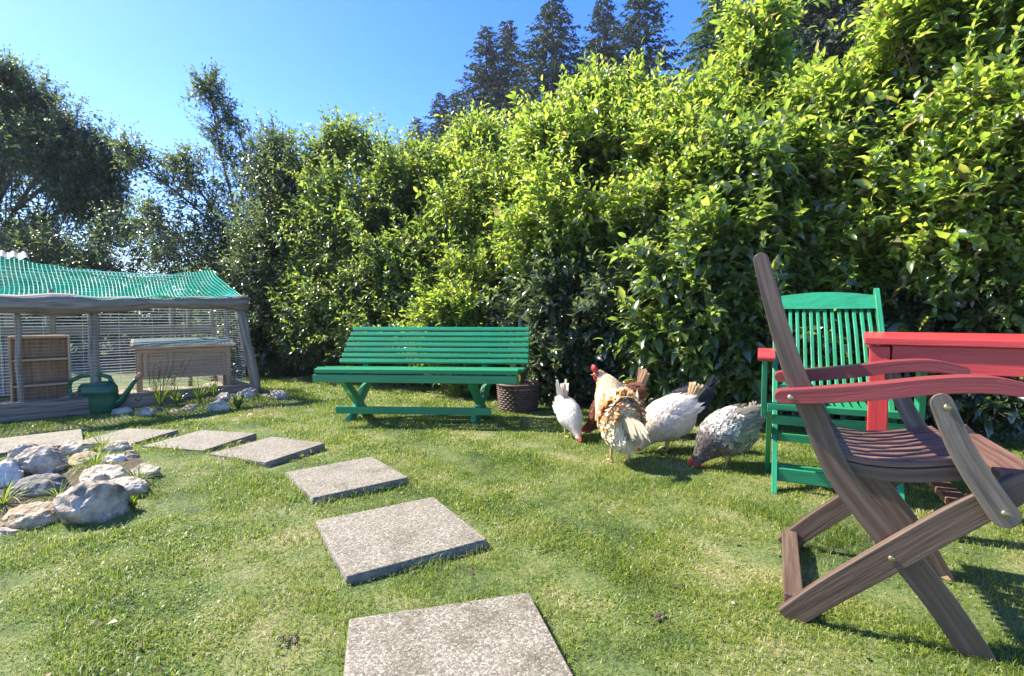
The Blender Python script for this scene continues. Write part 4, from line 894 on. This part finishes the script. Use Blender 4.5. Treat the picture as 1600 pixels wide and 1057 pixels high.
# ---------------------------------------------------------------- poultry
def bird(label, name, cat, loc, heading, path, colf, nf, tail, legs, headc, comb=1., fl=.045, tailcol=(.6, .5, .35), tail_up=.9, tn=16, tl=.12, wings=True, wingcol=None, scale=1., legx=(.0, .03), rearl=1.15, down=.55, group='hens and rooster foraging on the lawn', turn=0.):
    """path rows: x, y, z, half width, half height ; rump first, beak last"""
    t = thing(name, label, cat, (loc[0], loc[1], float(hgt(loc[0], loc[1]))), heading, group); t.scale = (scale,)*3
    A = catmull(path, 5); n = len(A); K = 18; C3 = A[:, :3]; T = nrm(np.gradient(C3, axis=0))
    side = nrm(np.cross(T, np.array([0, 0, 1.]))); side[np.abs(T[:, 2]) > .93] = np.array([0, -1, 0.])
    for i in range(n):
        if np.dot(side[i], [0, -1, 0]) < 0: side[i] *= -1
    upv = nrm(np.cross(side, T)); ang = np.arange(K)*2*np.pi/K
    V = (C3[:, None]+side[:, None]*(np.cos(ang)[None, :, None]*A[:, 3][:, None, None])+upv[:, None]*(np.sin(ang)[None, :, None]*A[:, 4][:, None, None])).reshape(-1, 3)
    F = []
    for i in range(n-1):
        for k in range(K): F.append((i*K+k, (i+1)*K+k, (i+1)*K+(k+1) % K, i*K+(k+1) % K))
    V = np.concatenate([V, [C3[0]-T[0]*A[0, 4]*.4, C3[-1]+T[-1]*A[-1, 4]*.5]]); tri = []
    for k in range(K): tri.append((len(V)-2, k, (k+1) % K)); tri.append((len(V)-1, (n-1)*K+(k+1) % K, (n-1)*K+k))
    s = np.repeat(np.linspace(0, 1, n), K); cc = np.array([colf(si, math.sin(a)) for si, a in zip(s, np.tile(ang, n))]); cc = np.concatenate([cc, [cc[0], cc[-1]]])
    # feathers lying along the body as part of the same mesh
    r_ = np.random.default_rng(int(abs(loc[0])*1000)+3); wgt = (A[:, 3]+A[:, 4]); ln_ = np.linalg.norm(np.diff(C3, axis=0), axis=1); wgt = wgt*np.concatenate([ln_[:1]*1.5, ln_]); wgt[-int(n*.12):] *= .0; wgt[int(n*.5):] *= 1.6
    ii = r_.choice(n, nf, p=wgt/wgt.sum()); aa = r_.uniform(0, 2*np.pi, nf)
    Pp = C3[ii]+side[ii]*(np.cos(aa)*A[ii, 3]*.98)[:, None]+upv[ii]*(np.sin(aa)*A[ii, 4]*.98)[:, None]
    N = nrm(side[ii]*(np.cos(aa)/np.maximum(A[ii, 3], .01))[:, None]+upv[ii]*(np.sin(aa)/np.maximum(A[ii, 4], .01))[:, None])
    sz = np.clip(A[ii, 3]/.11, .35, 1)*fl*.8*r_.uniform(.6, 1.2, nf)*np.where(ii < n*.3, rearl, 1.)
    jj = np.maximum(ii-3, 0); Pb = C3[jj]+side[jj]*(np.cos(aa)*A[jj, 3])[:, None]+upv[jj]*(np.sin(aa)*A[jj, 4])[:, None]
    Ts = np.where((ii > 3)[:, None], nrm(Pb-Pp), nrm(-T[ii]+N*.15)); N = nrm(N-Ts*np.sum(N*Ts, 1)[:, None]); Pp = Pp+N*.0015
    Dd = (Ts+np.array([0, 0, -1.])*(.18+down*np.clip(1-ii/(n*.4), 0, 1))[:, None]+r_.normal(0, .13, (nf, 3)))
    Dd = nrm(nrm(Dd-N*np.sum(Dd*N, 1)[:, None])+N*r_.uniform(.03, .2, nf)[:, None])
    S = nrm(np.cross(Dd, N)); W = sz*.75
    fv = np.stack([Pp, Pp+Dd*(sz*.55)[:, None]+S*(W*.5)[:, None]+N*.003, Pp+Dd*sz[:, None], Pp+Dd*(sz*.55)[:, None]-S*(W*.5)[:, None]+N*.003], 1).reshape(-1, 3)
    fq = np.arange(nf)[:, None]*4+np.array([[0, 1, 2, 3]])+len(V)
    fc = np.array([np.array(colf(i_/(n-1)+r_.normal(0, .045), math.sin(a)+r_.normal(0, .12)))*(r_.uniform(.9, 1.08) if sum(colf(i_/(n-1), 0)) > 1.3 else r_.uniform(.55, 1.3)*(2.3 if r_.random() < .22 else 1)) for i_, a in zip(ii, aa)]).repeat(4, 0)
    me = np_mesh('body', np.concatenate([V, fv]), [np.array(F), np.array(tri), fq], True, np.concatenate([cc, fc]).clip(0, 1))
    link('body', me, M['feather'], t)
    # tail: fan of long feathers rising from the rump
    tb0 = C3[1]; tv = []; tf = []; tcol = []
    for i in range(tn):
        f = i/(tn-1)*2-1; ups = tail_up+r_.normal(0, .12); yaw = f*.30+r_.normal(0, .07); l = tl*r_.uniform(.75, 1.15); w_ = .026*r_.uniform(.8, 1.3); o = len(tv)
        for j in range(6):
            q = j/5; a = ups-tail[0]*q*q; x = tb0[0]-math.cos(ups)*l*q*.9-(tail[0]*.4)*l*q*q; z = tb0[2]+.01+math.sin(ups)*l*q-tail[0]*l*q*q*.75; y = tb0[1]+math.sin(yaw)*l*q*.8+f*.015
            ww = w_*(.5+math.sin(math.pi*min(q+.12, .97))*.6); tv += [(x-ww*.6*math.sin(ups), y-ww*.4, z-ww*.6*math.cos(ups)), (x+ww*.6*math.sin(ups), y+ww*.4, z+ww*.6*math.cos(ups))]
        for j in range(5): tf.append((o+j*2, o+j*2+2, o+j*2+3, o+j*2+1))
        tcol += [np.array(tailcol)*r_.uniform(.8, 1.1)]*12
    link('tail', np_mesh('tail', np.array(tv), [np.array(tf)], True, np.array(tcol).clip(0, 1)), M['feather'], t)
    # wings: shallow shells of layered feathers on the flanks
    if wings:
        mid = int(n*.30)
        for sg in (-1, 1):
            wv = []; wf_ = []; wc_ = []; ww = wingcol or colf(.3, .3)
            for r in range(9):
                for q in range(6):
                    fx = r/8; fz = q/5; i0 = min(int(n*(.12+.36*fx)), n-1); a = math.pi*(.36-.33*fz) if sg < 0 else math.pi*(.64+.33*fz)
                    b0 = C3[i0]+side[i0]*math.cos(a)*A[i0, 3]*1.07+upv[i0]*math.sin(a)*A[i0, 4]*1.05
                    nn = nrm(side[i0]*math.cos(a)+upv[i0]*math.sin(a)*.6); dd = nrm(-T[i0]+nn*.04+np.array([0, 0, -.15])+r_.normal(0, .06, 3)); ss = nrm(np.cross(dd, nn)); l = (.055+.03*(1-fx))*r_.uniform(.8, 1.2); w_ = .02
                    o = len(wv); wv += [b0, b0+dd*l*.5+ss*w_*.6+nn*.004, b0+dd*l, b0+dd*l*.5-ss*w_*.6+nn*.004]; wf_.append((o, o+1, o+2, o+3)); wc_ += [np.array(ww)*r_.uniform(.8, 1.1)]*4
            link('wing', np_mesh('wing', np.array(wv), [np.array(wf_)], True, np.array(wc_).clip(0, 1)), M['feather'], t)
    # head furniture
    hd = C3[-1]; hT = T[-1]; hU = upv[-1]; hS = side[-1]; hb = C3[-4]
    if hT[2] < -.4: hU = nrm(np.array([.9, 0, .35]))
    def hp(a, u, s_=0): return tuple(hd+hT*a+hU*u+hS*s_)
    b = MB(); b.tube([hp(-.002, 0), hp(.014, -.002), hp(.026, -.007)], [.009, .006, .001], 8, flat=.8); b.build('beak', M['beak'], t, smooth=True)
    b = MB(); c_ = comb
    for k in range(5):
        x = -.045+.012*k; hgt_ = (.012+.012*math.sin(math.pi*(k+1)/6))*c_
        b.tube([hp(x, .012), hp(x-.002, .02+hgt_*.6), hp(x-.005*c_, .022+hgt_)], [.0085, .006, .0015], 7)
    b.tube([hp(-.05, .016), hp(-.03, .024), hp(.0, .012)], [.006, .008, .004], 7); b.build('comb', M['comb'], t, smooth=True)
    b = MB()
    for sg in (-1, 1):
        b.tube([hp(-.006, -.008, sg*.008), hp(-.008, -.022*c_, sg*.01), hp(-.01, -.034*c_, sg*.009)], [.006, .009*c_, .003], 8)
    for sg in (-1, 1): b.tube([hp(-.03, 0, sg*.014), hp(-.012, .0, sg*.0165), hp(.0, 0, sg*.008)], [.006, .011, .004], 8)
    b.build('wattle', M['comb'], t, smooth=True)
    for sg in (-1, 1):
        b = MB(); b.tube([hp(-.016, .005, sg*.02), hp(-.016, .005, sg*.0265)], [.0045, .003], 8); b.build('eye', M['eye'], t, smooth=True)
    for sg, dx in ((-1, legx[0]), (1, legx[1])):
        b = MB(); y = sg*legs[1]; x0 = legs[0]+dx; zt = legs[2]
        b.tube([(x0-.01, y*.9, zt), (x0-.012, y, zt*.62), (x0-.004, y, .045), (x0, y, .012)], [.022, .011, .0075, .008], 8)
        for a, l in ((0, .055), (.55, .045), (-.55, .045), (math.pi, .022)):
            b.tube([(x0, y, .012), (x0+math.cos(a)*l*.5, y+math.sin(a)*l*.5, .012), (x0+math.cos(a)*l, y+math.sin(a)*l, .004)], [.0065, .005, .002], 6)
        b.build('leg', M['shank'], t, smooth=True)
    return t
peck = [(-.155, 0, .265, .035, .045), (-.13, 0, .25, .078, .085), (-.075, 0, .222, .108, .118), (0, 0, .195, .118, .122), (.06, 0, .165, .104, .108), (.105, 0, .125, .074, .08), (.14, 0, .085, .046, .05), (.168, 0, .055, .029, .032), (.186, 0, .035, .023, .025), (.197, 0, .019, .014, .015)]
white = lambda s, a: (.9, .82, .68) if s < .6 else (.9, .78, .6)
def place(px, py): q = G(px, py, 0); return (q.x, q.y)
# rooster, seen from behind, head high and turned left
roo = [(-.15, 0, .27, .04, .06), (-.125, 0, .265, .085, .11), (-.07, 0, .25, .115, .145), (0, 0, .25, .13, .15), (.06, .0, .29, .125, .13), (.095, .015, .355, .105, .11), (.12, .03, .415, .082, .088), (.145, .05, .465, .052, .058), (.165, .06, .485, .033, .035), (.17, .08, .505, .026, .029), (.17, .098, .508, .018, .022), (.168, .108, .506, .01, .012)]
def roocol(s, a):
    if s > .5: return (.84, .66, .4)
    if s > .3: return (.6, .27, .07) if a > -.1 else (.72, .58, .34)
    return (.88, .76, .48) if a > -.2 else (.8, .7, .48)
bird('cream and gold rooster seen from behind with raised red-combed head', 'rooster', 'rooster', place(968, 722), R(97), [(a, b_, c_, d_*.86, e_*.94) for a, b_, c_, d_, e_ in roo], roocol, 6500, (1.5,), (-.02, .05, .15), None, 1.8, .085, (.88, .76, .48), .8, 46, .12, True, (.62, .28, .08), 1.0, rearl=1.3, down=2.)
bird('small white hen pecking alone at the left of the flock', 'hen', 'hen', place(890, 684), R(-72), [(a, b_, c_, d_*.82, e_*.95) for a, b_, c_, d_, e_ in peck], white, 3600, (.0,), (-.02, .03, .12), None, .9, .034, (.8, .7, .55), 1.35, 16, .19, True, None, .82)
bird('rust brown hen pecking behind the rooster', 'hen', 'hen', place(962, 680), R(178), peck, lambda s, a: (.24, .085, .03) if s > .3 else (.46, .25, .12), 4200, (.0,), (-.02, .035, .12), None, .9, .045, (.62, .42, .27), 1.3, 28, .15, True, (.2, .075, .03), 1.1)
bird('fluffy white hen pecking right of the rooster with its tail raised', 'hen', 'hen', place(1040, 706), R(192), peck, white, 4500, (.0,), (-.02, .035, .12), None, .9, .055, (.78, .62, .4), 1.15, 34, .14, True, None, 1.04)
bird('black hen half hidden behind the fluffy white hen', 'hen', 'hen', place(1066, 682), R(186), peck, lambda s, a: (.03, .03, .035), 1500, (.0,), (-.02, .035, .12), None, .9, .045, (.05, .05, .055), 1.0, 18, .14, True, (.04, .04, .045), 1.05)
def gcol(s, a):
    if s > .5: return (.15, .12, .1)
    if s < .25: return (.52, .47, .37)
    return (.5, .46, .38) if a > .25 else (.3, .27, .22)
bird('speckled grey hen with dark neck pecking beside the green chair', 'hen', 'hen', place(1133, 731), R(190), peck, gcol, 4500, (.0,), (-.02, .035, .12), None, .9, .055, (.6, .53, .42), 1.15, 26, .09, True, (.3, .27, .22), 1.0, legx=(-.03, .04))

# fallen leaves and petals
def litter():
    n = 150; y = rng.uniform(1.0, 5.5, n); x = rng.uniform(-1, 1, n)*y; P = np.stack([x, y, hgt(x, y)+.018], -1)
    v, f = leaves(P, np.concatenate([rng.normal(size=(n, 2)), rng.normal(0, .15, (n, 1))], 1), np.tile([0, 0, 1.], (n, 1))+rng.normal(0, .3, (n, 3)), rng.uniform(.012, .035, n), rng.uniform(.008, .018, n), .1)
    tag(link('fallen_leaves', np_mesh('fallen_leaves', v, [f]), M['dead_leaf']), 'small dry brown and pale leaves scattered over the lawn', 'leaves', kind='stuff')
M['dead_leaf'] = leaf_mat('dead_leaf', [(0, (.12, .07, .03)), (.6, (.3, .2, .09)), (1, (.6, .55, .42))], [(0, (.2, .12, .04)), (1, (.5, .4, .2))], .3, .6, .3)
litter()
# crumbs of soil on the lawn
def clod(px, py, label, s=.03):
    q = G(px, py, 0); b = MB()
    for i in range(12):
        a = random.uniform(0, 6.3); r = random.uniform(0, s)*.8; x, y = r*math.cos(a), r*math.sin(a); e = random.uniform(.003, .006)
        b.tube([(x, y, 0), (x+e*.3, y, e), (x, y+e*.2, e*1.9)], [e, e*1.1, e*.4], 6)
    o = b.build('soil_clod', M['dark_soil'], smooth=True); o.scale = (1.3, 1.1, .6); o.location = (q.x, q.y, float(hgt(q.x, q.y))+.004); tag(o, label, 'soil', 'soil clods on the lawn')
clod(1062, 918, 'crumbly dark soil clod in the lawn left of the folding chair foot'); clod(450, 1004, 'dark soil clod beside the small whitish stone in the near lawn'); clod(1028, 966, 'small flat soil patch in the lawn right of the nearest slab', .024)

# ---------------------------------------------------------------- thin scattering volume, added to imitate a veil of lens glare
b = MB(); b.box((0, 0, 21.5), (900, 900, 47)); hm = bpy.data.materials.new('glare_veil'); hm.use_nodes = True; hn = hm.node_tree; hn.nodes.clear()
ho = hn.nodes.new('ShaderNodeOutputMaterial'); hv = hn.nodes.new('ShaderNodeVolumePrincipled'); hv.inputs['Color'].default_value = (.93, .95, 1, 1); hv.inputs['Density'].default_value = VEIL_DENSITY; hv.inputs['Anisotropy'].default_value = .3
hn.links.new(hv.outputs[0], ho.inputs['Volume']); hz = b.build('glare_veil', hm); tag(hz, 'thin pale veil added over the garden to imitate lens glare', 'glare_veil', kind='stuff')
